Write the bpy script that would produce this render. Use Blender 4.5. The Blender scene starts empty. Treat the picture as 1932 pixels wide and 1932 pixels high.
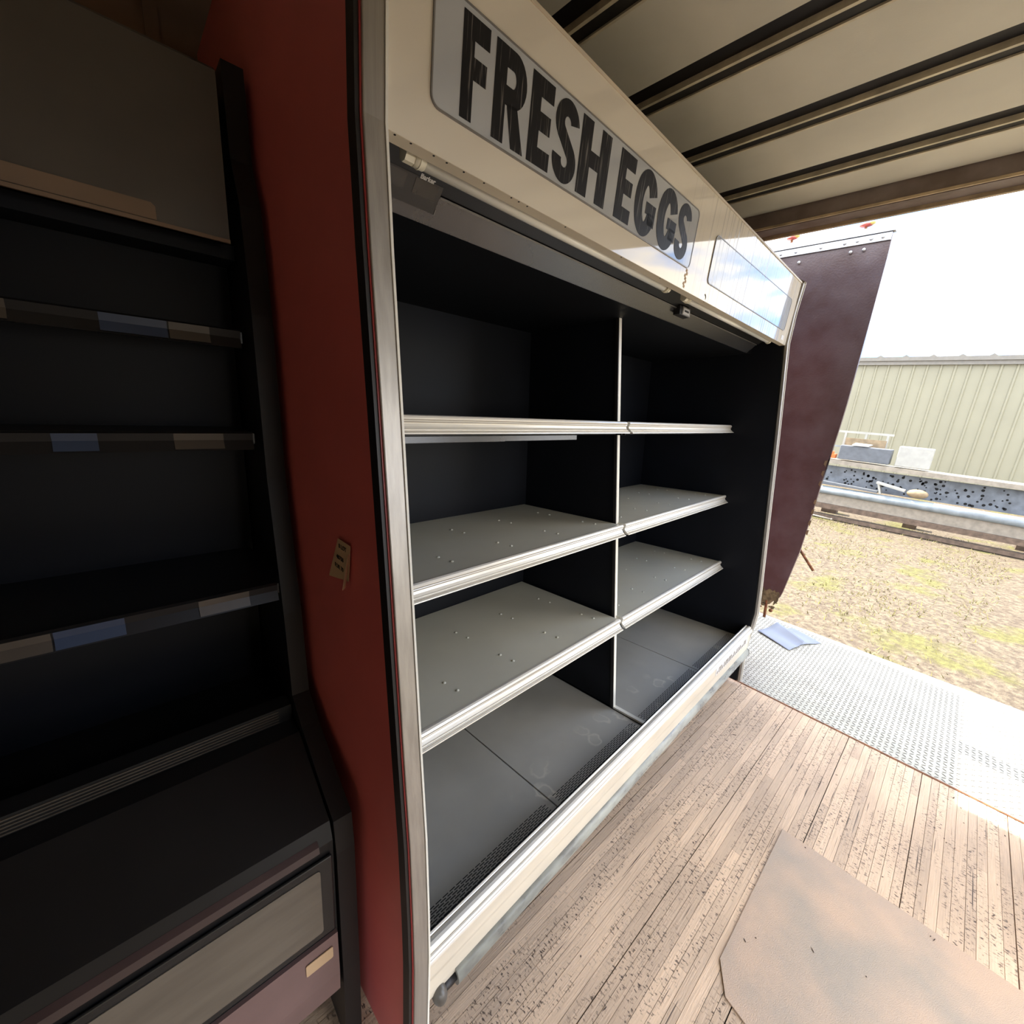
import bpy, bmesh, math, random
from mathutils import Matrix, Vector
random.seed(4)
SC = bpy.context.scene
COL = SC.collection
PI = math.pi

# ------------------------------------------------------------------ camera
cam_d = bpy.data.cameras.new('camera')
cam = bpy.data.objects.new('camera', cam_d)
COL.objects.link(cam)
SC.camera = cam
yaw, pitch, roll, FPX = 0.81551, 0.26006, 0.074207, 792.41
cf = Vector((math.cos(yaw)*math.cos(pitch), math.sin(yaw)*math.cos(pitch), -math.sin(pitch)))
cr = Vector((math.sin(yaw), -math.cos(yaw), 0))
cu = cr.cross(cf)
cr2 = cr*math.cos(roll) + cu*math.sin(roll)
cu2 = -cr*math.sin(roll) + cu*math.cos(roll)
cam.matrix_world = Matrix(((cr2.x, cu2.x, -cf.x, -0.37299), (cr2.y, cu2.y, -cf.y, -0.61244),
                           (cr2.z, cu2.z, -cf.z, 1.73159), (0, 0, 0, 1)))
cam_d.sensor_width = 36
cam_d.lens = 36*FPX/1932
cam_d.clip_start = 0.01
cam_d.clip_end = 500

# ------------------------------------------------------------------ exposure, sky, sun
SC.view_settings.view_transform = 'Standard'
SC.view_settings.look = 'None'
SC.view_settings.gamma = 1
SC.view_settings.use_curve_mapping = False
SC.view_settings.exposure = 0.43
SC.cycles.max_bounces = 14
SC.cycles.diffuse_bounces = 8
SC.cycles.glossy_bounces = 6
SC.cycles.use_denoising = True
SC.cycles.sample_clamp_indirect = 8

SKY = 4.2
W = bpy.data.worlds.new('sky')
SC.world = W
W.use_nodes = True
nt = W.node_tree
nt.nodes.clear()
tc = nt.nodes.new('ShaderNodeTexCoord')
mp = nt.nodes.new('ShaderNodeMapping')
mp.inputs['Scale'].default_value = (1, 1, 2.6)
mp.inputs['Location'].default_value = (0.35, 0.9, 0.0)
n1 = nt.nodes.new('ShaderNodeTexNoise')
n1.inputs['Scale'].default_value = 2.3
n1.inputs['Detail'].default_value = 7
n1.inputs['Roughness'].default_value = 0.56
rp = nt.nodes.new('ShaderNodeValToRGB')
rp.color_ramp.elements[0].position = 0.42
rp.color_ramp.elements[0].color = (0.19, 0.42, 0.88, 1)
rp.color_ramp.elements[1].position = 0.50
rp.color_ramp.elements[1].color = (1.0, 0.945, 0.85, 1)
bg = nt.nodes.new('ShaderNodeBackground')
bg.inputs['Strength'].default_value = SKY
ow = nt.nodes.new('ShaderNodeOutputWorld')
nt.links.new(tc.outputs['Generated'], mp.inputs['Vector'])
nt.links.new(mp.outputs['Vector'], n1.inputs['Vector'])
nt.links.new(n1.outputs['Fac'], rp.inputs['Fac'])
nt.links.new(rp.outputs['Color'], bg.inputs['Color'])
nt.links.new(bg.outputs['Background'], ow.inputs['Surface'])

sun_d = bpy.data.lights.new('sun', 'SUN')
sun_d.energy = 15.0
sun_d.angle = 0.01
sun_d.color = (1.0, 0.93, 0.80)
sun = bpy.data.objects.new('sun', sun_d)
COL.objects.link(sun)
sun.rotation_mode = 'QUATERNION'
sun.rotation_quaternion = Vector((0.06, 0.60, 0.78)).normalized().to_track_quat('Z', 'Y')

pd = bpy.data.lights.new('opening_portal', 'AREA')
pd.shape = 'RECTANGLE'
pd.size, pd.size_y = 2.5, 2.76
pd.cycles.is_portal = True
po = bpy.data.objects.new('opening_portal', pd)
COL.objects.link(po)
po.matrix_world = Matrix(((0, 0, 1, 2.60), (1, 0, 0, -0.10), (0, 1, 0, 1.38), (0, 0, 0, 1)))
pd2 = bpy.data.lights.new('added_side_portal', 'AREA')  # portal for the added side opening, out of view, bringing in fill daylight
pd2.shape = 'RECTANGLE'
pd2.size, pd2.size_y = 1.6, 2.10
pd2.cycles.is_portal = True
po2 = bpy.data.objects.new('added_side_portal', pd2)
COL.objects.link(po2)
po2.matrix_world = Matrix(((1, 0, 0, 0.85), (0, 0, -1, -1.50), (0, 1, 0, 1.05), (0, 0, 0, 1)))

pd3 = bpy.data.lights.new('added_low_portal', 'AREA')  # portal for the added low opening, out of view, brightening the red panel
pd3.shape = 'RECTANGLE'
pd3.size, pd3.size_y = 1.9, 0.60
pd3.cycles.is_portal = True
po3 = bpy.data.objects.new('added_low_portal', pd3)
COL.objects.link(po3)
po3.matrix_world = Matrix(((1, 0, 0, -1.0), (0, 0, -1, -1.50), (0, 1, 0, 0.30), (0, 0, 0, 1)))


# ------------------------------------------------------------------ materials
def mat(name, col, rough=0.5, metal=0.0, var=0.0, vscale=8.0, vstretch=(1, 1, 1), bump=0.0, bscale=60.0, coat=0.0,
        spec=0.5, col2=None, rnd=0.0, rvar=0.0, bstretch=None, trans=0.0, detail=5):
    m = bpy.data.materials.new(name)
    m.use_nodes = True
    t = m.node_tree
    b = t.nodes['Principled BSDF']
    b.inputs['Base Color'].default_value = (*col, 1)
    b.inputs['Roughness'].default_value = rough
    b.inputs['Metallic'].default_value = metal
    b.inputs['Specular IOR Level'].default_value = spec
    b.inputs['Coat Weight'].default_value = coat
    b.inputs['Coat Roughness'].default_value = 0.02
    b.inputs['Transmission Weight'].default_value = trans
    g = t.nodes.new('ShaderNodeNewGeometry')
    if var or col2:
        mp = t.nodes.new('ShaderNodeMapping')
        mp.inputs['Scale'].default_value = vstretch
        n = t.nodes.new('ShaderNodeTexNoise')
        n.inputs['Scale'].default_value = vscale
        n.inputs['Detail'].default_value = detail
        r = t.nodes.new('ShaderNodeValToRGB')
        c2 = col2 or tuple(c*(1-var) for c in col)
        r.color_ramp.elements[0].position = 0.35
        r.color_ramp.elements[1].position = 0.65
        r.color_ramp.elements[0].color = (*c2, 1)
        r.color_ramp.elements[1].color = (*[min(1, c*(1+var*0.4)) for c in col], 1)
        t.links.new(g.outputs['Position'], mp.inputs['Vector'])
        t.links.new(mp.outputs['Vector'], n.inputs['Vector'])
        t.links.new(n.outputs['Fac'], r.inputs['Fac'])
        last = r.outputs['Color']
        if rnd:
            oi = t.nodes.new('ShaderNodeObjectInfo')
            mr = t.nodes.new('ShaderNodeMapRange')
            mr.inputs['To Min'].default_value = 1-rnd
            mr.inputs['To Max'].default_value = 1+rnd*0.5
            mx = t.nodes.new('ShaderNodeVectorMath')
            mx.operation = 'SCALE'
            t.links.new(oi.outputs['Random'], mr.inputs['Value'])
            t.links.new(last, mx.inputs[0])
            t.links.new(mr.outputs['Result'], mx.inputs['Scale'])
            last = mx.outputs['Vector']
        t.links.new(last, b.inputs['Base Color'])
        if rvar:
            mr2 = t.nodes.new('ShaderNodeMapRange')
            mr2.inputs['To Min'].default_value = max(0, rough-rvar)
            mr2.inputs['To Max'].default_value = rough+rvar
            t.links.new(n.outputs['Fac'], mr2.inputs['Value'])
            t.links.new(mr2.outputs['Result'], b.inputs['Roughness'])
    if bump:
        mp2 = t.nodes.new('ShaderNodeMapping')
        mp2.inputs['Scale'].default_value = bstretch or (1, 1, 1)
        n2 = t.nodes.new('ShaderNodeTexNoise')
        n2.inputs['Scale'].default_value = bscale
        n2.inputs['Detail'].default_value = 4
        bp_ = t.nodes.new('ShaderNodeBump')
        bp_.inputs['Strength'].default_value = bump
        bp_.inputs['Distance'].default_value = 0.01
        t.links.new(g.outputs['Position'], mp2.inputs['Vector'])
        t.links.new(mp2.outputs['Vector'], n2.inputs['Vector'])
        t.links.new(n2.outputs['Fac'], bp_.inputs['Height'])
        t.links.new(bp_.outputs['Normal'], b.inputs['Normal'])
    return m


def wood_mat(name, base, dark, crackcol):
    """worn hardwood: long grain streaks, short cross-grain flakes, random board tone"""
    m = bpy.data.materials.new(name)
    m.use_nodes = True
    t = m.node_tree
    L = t.links
    b = t.nodes['Principled BSDF']
    b.inputs['Roughness'].default_value = 0.62
    g = t.nodes.new('ShaderNodeNewGeometry')

    def noise(scale, stretch, detail=4, rough=0.5, loc=(0, 0, 0)):
        mp = t.nodes.new('ShaderNodeMapping')
        mp.inputs['Scale'].default_value = stretch
        mp.inputs['Location'].default_value = loc
        n = t.nodes.new('ShaderNodeTexNoise')
        n.inputs['Scale'].default_value = scale
        n.inputs['Detail'].default_value = detail
        n.inputs['Roughness'].default_value = rough
        L.new(g.outputs['Position'], mp.inputs['Vector'])
        L.new(mp.outputs['Vector'], n.inputs['Vector'])
        return n.outputs['Fac']

    def ramp(src, p0, p1, c0=(0, 0, 0, 1), c1=(1, 1, 1, 1)):
        r = t.nodes.new('ShaderNodeValToRGB')
        r.color_ramp.elements[0].position = p0
        r.color_ramp.elements[1].position = p1
        r.color_ramp.elements[0].color = c0
        r.color_ramp.elements[1].color = c1
        L.new(src, r.inputs['Fac'])
        return r.outputs['Color']

    def mix(fac, a, bcol, mode='MIX'):
        x = t.nodes.new('ShaderNodeMix')
        x.data_type = 'RGBA'
        x.blend_type = mode
        for s, v in ((0, fac), (6, a), (7, bcol)):
            if isinstance(v, (float, int)):
                x.inputs[s].default_value = v
            elif isinstance(v, tuple):
                x.inputs[s].default_value = (*v, 1)
            else:
                L.new(v, x.inputs[s])
        return x.outputs[2]
    broad = ramp(noise(2.2, (1, 1.4, 1), 5), 0.35, 0.66)
    c = mix(broad, dark, base)
    grain = ramp(noise(9, (1, 22, 1), 6, 0.65), 0.38, 0.62)
    c = mix(0.16, c, grain, 'MULTIPLY')
    flake = ramp(noise(150, (1.0, 0.42, 1), 3, 0.6), 0.37, 0.44)          # short flakes across the grain
    patch = ramp(noise(5, (0.5, 2.5, 1), 3, 0.6, (3, 1, 0)), 0.43, 0.55)
    crackmask = mix(patch, (1.0, 1.0, 1.0), flake)
    c = mix(crackmask, crackcol, c)
    split = ramp(noise(26, (0.11, 5.0, 1), 2, 0.5, (1, 7, 0)), 0.285, 0.315)
    c = mix(split, crackcol, c)
    oi = t.nodes.new('ShaderNodeObjectInfo')
    rr = ramp(oi.outputs['Random'], 0.0, 1.0, (0.80, 0.79, 0.78, 1), (1.10, 1.08, 1.05, 1))
    c = mix(1.0, c, rr, 'MULTIPLY')
    L.new(c, b.inputs['Base Color'])
    h = mix(0.5, crackmask, grain)
    bp_ = t.nodes.new('ShaderNodeBump')
    bp_.inputs['Strength'].default_value = 0.5
    bp_.inputs['Distance'].default_value = 0.0025
    L.new(h, bp_.inputs['Height'])
    L.new(bp_.outputs['Normal'], b.inputs['Normal'])
    return m


def stain_mat(name, col):
    """powder-coated dark grey sheet with dried water rings near its front edge"""
    m = mat(name, col, 0.42, var=0.12, vscale=3)
    t = m.node_tree
    L = t.links
    b = t.nodes['Principled BSDF']
    src = b.inputs['Base Color'].links[0].from_socket
    tcn = t.nodes.new('ShaderNodeTexCoord')
    v = t.nodes.new('ShaderNodeTexVoronoi')
    v.inputs['Scale'].default_value = 9
    dn = t.nodes.new('ShaderNodeTexNoise')
    dn.inputs['Scale'].default_value = 18
    ad = t.nodes.new('ShaderNodeVectorMath')
    ad.operation = 'MULTIPLY_ADD'
    ad.inputs[1].default_value = (0.07, 0.07, 0)
    L.new(tcn.outputs['Object'], dn.inputs['Vector'])
    L.new(dn.outputs['Color'], ad.inputs[0])
    L.new(tcn.outputs['Object'], ad.inputs[2])
    L.new(ad.outputs['Vector'], v.inputs['Vector'])
    r = t.nodes.new('ShaderNodeValToRGB')
    e = r.color_ramp.elements
    e[0].position = 0.20
    e[0].color = (0.25, 0.25, 0.25, 1)
    e[1].position = 0.36
    e[1].color = (0, 0, 0, 1)
    x = e.new(0.26)
    x.color = (1, 1, 1, 1)
    x2 = e.new(0.22)
    x2.color = (0.3, 0.3, 0.3, 1)
    L.new(v.outputs['Distance'], r.inputs['Fac'])
    sp = t.nodes.new('ShaderNodeSeparateXYZ')
    L.new(tcn.outputs['Object'], sp.inputs[0])
    mr = t.nodes.new('ShaderNodeMapRange')
    mr.inputs['From Min'].default_value = 0.24
    mr.inputs['From Max'].default_value = 0.08
    mr.clamp = True
    L.new(sp.outputs['Y'], mr.inputs['Value'])
    n3 = t.nodes.new('ShaderNodeTexNoise')
    n3.inputs['Scale'].default_value = 3.2
    L.new(tcn.outputs['Object'], n3.inputs['Vector'])
    r3 = t.nodes.new('ShaderNodeValToRGB')
    r3.color_ramp.elements[0].position = 0.48
    r3.color_ramp.elements[1].position = 0.58
    L.new(n3.outputs['Fac'], r3.inputs['Fac'])
    m1 = t.nodes.new('ShaderNodeMath')
    m1.operation = 'MULTIPLY'
    L.new(r.outputs['Color'], m1.inputs[0])
    L.new(mr.outputs['Result'], m1.inputs[1])
    m2 = t.nodes.new('ShaderNodeMath')
    m2.operation = 'MULTIPLY'
    L.new(m1.outputs[0], m2.inputs[0])
    L.new(r3.outputs['Color'], m2.inputs[1])
    m3 = t.nodes.new('ShaderNodeMath')
    m3.operation = 'MULTIPLY'
    m3.inputs[1].default_value = 0.8
    L.new(m2.outputs[0], m3.inputs[0])
    mx = t.nodes.new('ShaderNodeMix')
    mx.data_type = 'RGBA'
    L.new(m3.outputs[0], mx.inputs[0])
    L.new(src, mx.inputs[6])
    mx.inputs[7].default_value = (0.66, 0.64, 0.54, 1)
    L.new(mx.outputs[2], b.inputs['Base Color'])
    return m


def streak_mat(name, col, rough, streak_from, coat=0.0, spec=0.5, streak_col=None, metal=0.0):
    """glossy sheet with thin dried drip lines running down its far half"""
    m = bpy.data.materials.new(name)
    m.use_nodes = True
    t = m.node_tree
    L = t.links
    b = t.nodes['Principled BSDF']
    b.inputs['Specular IOR Level'].default_value = spec
    b.inputs['Coat Weight'].default_value = coat
    b.inputs['Coat Roughness'].default_value = 0.015
    b.inputs['Metallic'].default_value = metal
    tcn = t.nodes.new('ShaderNodeTexCoord')
    mp = t.nodes.new('ShaderNodeMapping')
    mp.inputs['Scale'].default_value = (70, 1, 1.3)
    n = t.nodes.new('ShaderNodeTexNoise')
    n.inputs['Scale'].default_value = 1.0
    n.inputs['Detail'].default_value = 3
    L.new(tcn.outputs['Object'], mp.inputs['Vector'])
    L.new(mp.outputs['Vector'], n.inputs['Vector'])
    r = t.nodes.new('ShaderNodeValToRGB')
    r.color_ramp.elements[0].position = 0.53
    r.color_ramp.elements[1].position = 0.61
    L.new(n.outputs['Fac'], r.inputs['Fac'])
    sp = t.nodes.new('ShaderNodeSeparateXYZ')
    L.new(tcn.outputs['Object'], sp.inputs[0])
    mr = t.nodes.new('ShaderNodeMapRange')
    mr.inputs['From Min'].default_value = streak_from
    mr.inputs['From Max'].default_value = streak_from+0.5
    L.new(sp.outputs['X'], mr.inputs['Value'])
    mm = t.nodes.new('ShaderNodeMath')
    mm.operation = 'MULTIPLY'
    L.new(r.outputs['Color'], mm.inputs[0])
    L.new(mr.outputs['Result'], mm.inputs[1])
    mx = t.nodes.new('ShaderNodeMix')
    mx.data_type = 'RGBA'
    mm2 = t.nodes.new('ShaderNodeMath')
    mm2.operation = 'MULTIPLY'
    mm2.inputs[1].default_value = 0.9
    L.new(mm.outputs[0], mm2.inputs[0])
    L.new(mm2.outputs[0], mx.inputs[0])
    mx.inputs[6].default_value = (*col, 1)
    sc = streak_col or tuple(c*0.45 for c in col)
    mx.inputs[7].default_value = (*sc, 1)
    L.new(mx.outputs[2], b.inputs['Base Color'])
    mr2 = t.nodes.new('ShaderNodeMapRange')
    mr2.inputs['To Min'].default_value = rough
    mr2.inputs['To Max'].default_value = rough+0.2
    L.new(mm.outputs[0], mr2.inputs['Value'])
    L.new(mr2.outputs['Result'], b.inputs['Roughness'])
    cw = t.nodes.new('ShaderNodeMapRange')
    cw.inputs['To Min'].default_value = coat
    cw.inputs['To Max'].default_value = coat*0.35
    L.new(mm.outputs[0], cw.inputs['Value'])
    L.new(cw.outputs['Result'], b.inputs['Coat Weight'])
    return m


def letter_mat():
    m = mat('scratched_black_vinyl', (0.012, 0.011, 0.012), 0.45, spec=0.2)
    t = m.node_tree
    L = t.links
    b = t.nodes['Principled BSDF']
    tcn = t.nodes.new('ShaderNodeTexCoord')
    mp = t.nodes.new('ShaderNodeMapping')
    mp.inputs['Scale'].default_value = (190, 1, 9)
    n = t.nodes.new('ShaderNodeTexNoise')
    n.inputs['Scale'].default_value = 1
    n.inputs['Detail'].default_value = 3
    r = t.nodes.new('ShaderNodeValToRGB')
    r.color_ramp.elements[0].position = 0.58
    r.color_ramp.elements[0].color = (0.012, 0.011, 0.012, 1)
    r.color_ramp.elements[1].position = 0.70
    r.color_ramp.elements[1].color = (0.16, 0.15, 0.14, 1)
    L.new(tcn.outputs['Object'], mp.inputs['Vector'])
    L.new(mp.outputs['Vector'], n.inputs['Vector'])
    L.new(n.outputs['Fac'], r.inputs['Fac'])
    L.new(r.outputs['Color'], b.inputs['Base Color'])
    return m


def ground_mat():
    m = bpy.data.materials.new('dry_grass_and_dirt')
    m.use_nodes = True
    t = m.node_tree
    L = t.links
    b = t.nodes['Principled BSDF']
    b.inputs['Roughness'].default_value = 0.95
    g = t.nodes.new('ShaderNodeNewGeometry')

    def nz(s, d, r0, r1):
        n = t.nodes.new('ShaderNodeTexNoise')
        n.inputs['Scale'].default_value = s
        n.inputs['Detail'].default_value = d
        n.inputs['Roughness'].default_value = 0.65
        L.new(g.outputs['Position'], n.inputs['Vector'])
        r = t.nodes.new('ShaderNodeValToRGB')
        r.color_ramp.elements[0].position = r0
        r.color_ramp.elements[1].position = r1
        L.new(n.outputs['Fac'], r.inputs['Fac'])
        return r.outputs['Color'], n.outputs['Fac']

    def mix(f, a, c):
        x = t.nodes.new('ShaderNodeMix')
        x.data_type = 'RGBA'
        L.new(f, x.inputs[0])
        for s, v in ((6, a), (7, c)):
            if isinstance(v, tuple):
                x.inputs[s].default_value = (*v, 1)
            else:
                L.new(v, x.inputs[s])
        return x.outputs[2]
    fine, ff = nz(14, 8, 0.4, 0.62)
    big, _ = nz(0.9, 5, 0.53, 0.63)
    c = mix(fine, (0.066, 0.047, 0.031), (0.140, 0.112, 0.075))
    c = mix(big, c, mix(fine, (0.075, 0.066, 0.020), (0.120, 0.113, 0.033)))
    L.new(c, b.inputs['Base Color'])
    bp_ = t.nodes.new('ShaderNodeBump')
    bp_.inputs['Distance'].default_value = 0.06
    bp_.inputs['Strength'].default_value = 0.8
    L.new(ff, bp_.inputs['Height'])
    L.new(bp_.outputs['Normal'], b.inputs['Normal'])
    return m


M = {}
M['floor'] = wood_mat('worn_hardwood', (0.76, 0.56, 0.395), (0.62, 0.455, 0.32), (0.10, 0.065, 0.045))
M['floor_base'] = mat('floor_gap_dirt', (0.05, 0.04, 0.032), 0.9, var=0.3)
M['hardboard'] = mat('tan_hardboard', (0.52, 0.37, 0.265), 0.62, col2=(0.36, 0.30, 0.24), vscale=3.6, bump=0.30, bscale=330, detail=15)
M['ceil'] = mat('ceiling_liner', (0.76, 0.71, 0.58), 0.55, var=0.12, vscale=2, bump=0.05, bscale=180)
M['bow_light'] = mat('bow_flange', (0.78, 0.68, 0.48), 0.45, var=0.25, vscale=14)
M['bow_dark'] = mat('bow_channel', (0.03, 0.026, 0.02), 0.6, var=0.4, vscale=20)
M['header'] = mat('rusty_header', (0.24, 0.19, 0.17), 0.6, col2=(0.17, 0.125, 0.10), vscale=9, bump=0.1)
M['header_edge'] = mat('header_lip', (0.55, 0.42, 0.26), 0.6, var=0.3, vscale=12)
M['wall'] = mat('trailer_wall_liner', (0.82, 0.74, 0.60), 0.6, var=0.15, vscale=3, bump=0.06)
M['wall_dark'] = mat('trailer_wall_ply', (0.20, 0.12, 0.08), 0.75, var=0.3, vscale=4)
M['ext_skin'] = mat('trailer_skin', (0.5, 0.5, 0.5), 0.4, var=0.1)
M['red'] = mat('red_laminate', (0.62, 0.135, 0.125), 0.42, var=0.06, vscale=5, bump=0.02, bscale=300)
M['red_edge'] = mat('bright_red_edge', (0.34, 0.04, 0.04), 0.3, var=0.05)
M['gasket'] = mat('black_gasket', (0.012, 0.010, 0.010), 0.5, var=0.1)
M['steel'] = mat('brushed_steel', (0.40, 0.375, 0.34), 0.42, metal=0.7, var=0.14, vscale=3, vstretch=(30, 30, 1.2), bump=0.04, bscale=12, bstretch=(40, 40, 0.6))
M['alu'] = mat('white_aluminium', (0.86, 0.83, 0.76), 0.26, metal=0.25, var=0.05, vscale=3, vstretch=(0.4, 6, 6))
M['alu_lip'] = mat('white_lip', (0.80, 0.78, 0.70), 0.35, var=0.05)
M['black'] = mat('black_liner', (0.0065, 0.0075, 0.0105), 0.5, var=0.2, vscale=4, spec=0.2)
M['black_sat'] = mat('black_satin_paint', (0.016, 0.016, 0.016), 0.30, var=0.25, vscale=6, spec=0.45, bump=0.03, bscale=220)
M['valance'] = mat('dark_valance_paint', (0.032, 0.032, 0.033), 0.26, spec=0.9, var=0.2, vscale=5, bump=0.02, bscale=200)
M['shelf'] = mat('grey_shelf_paint', (0.54, 0.53, 0.455), 0.46, var=0.07, vscale=3, bump=0.015, bscale=260)
M['pan'] = stain_mat('grey_deck_paint', (0.37, 0.36, 0.325))
M['bead'] = mat('dark_worn_edge', (0.13, 0.125, 0.115), 0.4, metal=0.4, var=0.2)
M['groove_shade'] = mat('painted_groove_shade', (0.30, 0.26, 0.20), 0.6, var=0.1)  # dark tan that paints shade into the rail creases
M['slot'] = mat('slot_black', (0.004, 0.004, 0.004), 0.9, var=0.1)
M['kick'] = mat('cream_kick_panel', (0.63, 0.565, 0.455), 0.30, var=0.10, vscale=4, vstretch=(1, 4, 4))
M['bumper'] = mat('scuffed_grey_bumper', (0.37, 0.38, 0.34), 0.30, col2=(0.21, 0.21, 0.195), vscale=11, vstretch=(1, 3, 3), rvar=0.15, detail=8)
M['bumper_cap'] = mat('bumper_end_cap', (0.085, 0.078, 0.068), 0.32, var=0.5, vscale=20)
M['canopy'] = streak_mat('glossy_cream_canopy', (0.74, 0.68, 0.57), 0.035, 1.0, coat=0.0, spec=0.62)
M['canopy_lip'] = mat('cream_canopy_lip', (0.66, 0.58, 0.45), 0.4, var=0.06)
M['acrylic'] = streak_mat('grey_sign_acrylic', (0.47, 0.49, 0.51), 0.03, 1.0, coat=0.0, spec=0.62, streak_col=(0.16, 0.15, 0.13))
M['sign_rim'] = mat('sign_rim', (0.20, 0.19, 0.18), 0.3, var=0.1)
M['letter'] = letter_mat()
M['lamp_tube'] = mat('frosted_tube', (0.86, 0.84, 0.76), 0.16, var=0.03, coat=0.3)
M['lamp_end'] = mat('ivory_socket', (0.78, 0.73, 0.58), 0.35, var=0.05)
M['sticker'] = mat('white_label', (0.62, 0.61, 0.60), 0.5, var=0.04)
M['ink'] = mat('black_ink', (0.02, 0.02, 0.02), 0.6, var=0.1)
M['white_ink'] = mat('white_ink', (0.75, 0.75, 0.75), 0.5, var=0.03)
M['dark_glass'] = mat('dark_display', (0.02, 0.022, 0.02), 0.12, var=0.3, vscale=30)
M['plate'] = mat('aluminium_tread', (0.44, 0.425, 0.36), 0.5, metal=0.1, col2=(0.34, 0.325, 0.275), vscale=5, detail=9, bump=0.05)
M['lug'] = mat('tread_lug_metal', (0.17, 0.16, 0.135), 0.42, metal=0.2, col2=(0.10, 0.095, 0.08), vscale=5, detail=9)
M['paper'] = mat('white_paper', (0.24, 0.27, 0.34), 0.7, var=0.03)
M['note'] = mat('beige_note_paper', (0.52, 0.36, 0.21), 0.75, var=0.08)
M['door'] = mat('maroon_painted_ply', (0.120, 0.092, 0.102), 0.34, col2=(0.085, 0.055, 0.058), vscale=7, bump=0.12, bscale=90, detail=8)
M['rot'] = mat('rotten_ply_edge', (0.19, 0.155, 0.085), 0.9, var=0.5, vscale=30, bump=0.6, bscale=70)
M['galv'] = mat('galvanised_strip', (0.48, 0.50, 0.52), 0.42, metal=0.6, var=0.2, vscale=12)
M['rust'] = mat('rusted_steel', (0.22, 0.085, 0.035), 0.85, var=0.5, vscale=40, bump=0.4)
M['hinge_red'] = mat('faded_red_lens', (0.50, 0.10, 0.08), 0.4, var=0.3, vscale=50)
M['hinge_yel'] = mat('faded_amber_lens', (0.60, 0.45, 0.12), 0.4, var=0.3, vscale=50)
M['ground'] = ground_mat()
M['grass'] = mat('yellow_green_grass', (0.128, 0.124, 0.022), 0.8, col2=(0.20, 0.16, 0.07), vscale=6)
M['cladding'] = mat('cream_cladding', (0.255, 0.245, 0.175), 0.5, var=0.05, vscale=1)
M['gutter'] = mat('grey_gutter', (0.188, 0.177, 0.154), 0.5, var=0.1)
M['rk_beige'] = mat('beige_beam_paint', (0.247, 0.218, 0.177), 0.5, var=0.2)
M['rk_blue'] = mat('blue_grey_steel', (0.129, 0.146, 0.171), 0.5, var=0.3, vscale=5, bump=0.2, bscale=12)
M['rk_pipe'] = mat('pale_blue_pipe', (0.213, 0.247, 0.272), 0.4, var=0.25, vscale=4)
M['rk_grey'] = mat('slate_box', (0.101, 0.112, 0.129), 0.55, var=0.15)
M['rk_white'] = mat('chalk_white', (0.331, 0.331, 0.306), 0.5, var=0.1)
M['rk_tan'] = mat('tan_timber', (0.236, 0.177, 0.106), 0.7, var=0.25)
M['rk_brown'] = mat('weathered_plank', (0.118, 0.082, 0.059), 0.8, var=0.4)
M['orange'] = mat('orange_plastic', (0.589, 0.118, 0.023), 0.5, var=0.1)
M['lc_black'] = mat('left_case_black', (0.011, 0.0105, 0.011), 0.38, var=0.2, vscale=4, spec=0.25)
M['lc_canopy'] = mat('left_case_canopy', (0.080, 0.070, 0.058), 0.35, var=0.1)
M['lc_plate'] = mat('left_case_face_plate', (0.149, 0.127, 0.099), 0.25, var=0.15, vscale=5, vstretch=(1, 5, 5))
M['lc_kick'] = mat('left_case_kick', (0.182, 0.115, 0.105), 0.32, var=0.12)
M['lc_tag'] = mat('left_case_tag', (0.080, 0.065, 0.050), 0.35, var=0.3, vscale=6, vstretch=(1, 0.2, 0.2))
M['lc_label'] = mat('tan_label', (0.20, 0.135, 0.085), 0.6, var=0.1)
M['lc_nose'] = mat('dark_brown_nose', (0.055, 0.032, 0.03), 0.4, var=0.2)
M['lc_blue'] = mat('blue_price_ticket', (0.024, 0.040, 0.080), 0.4, var=0.1)


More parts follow.
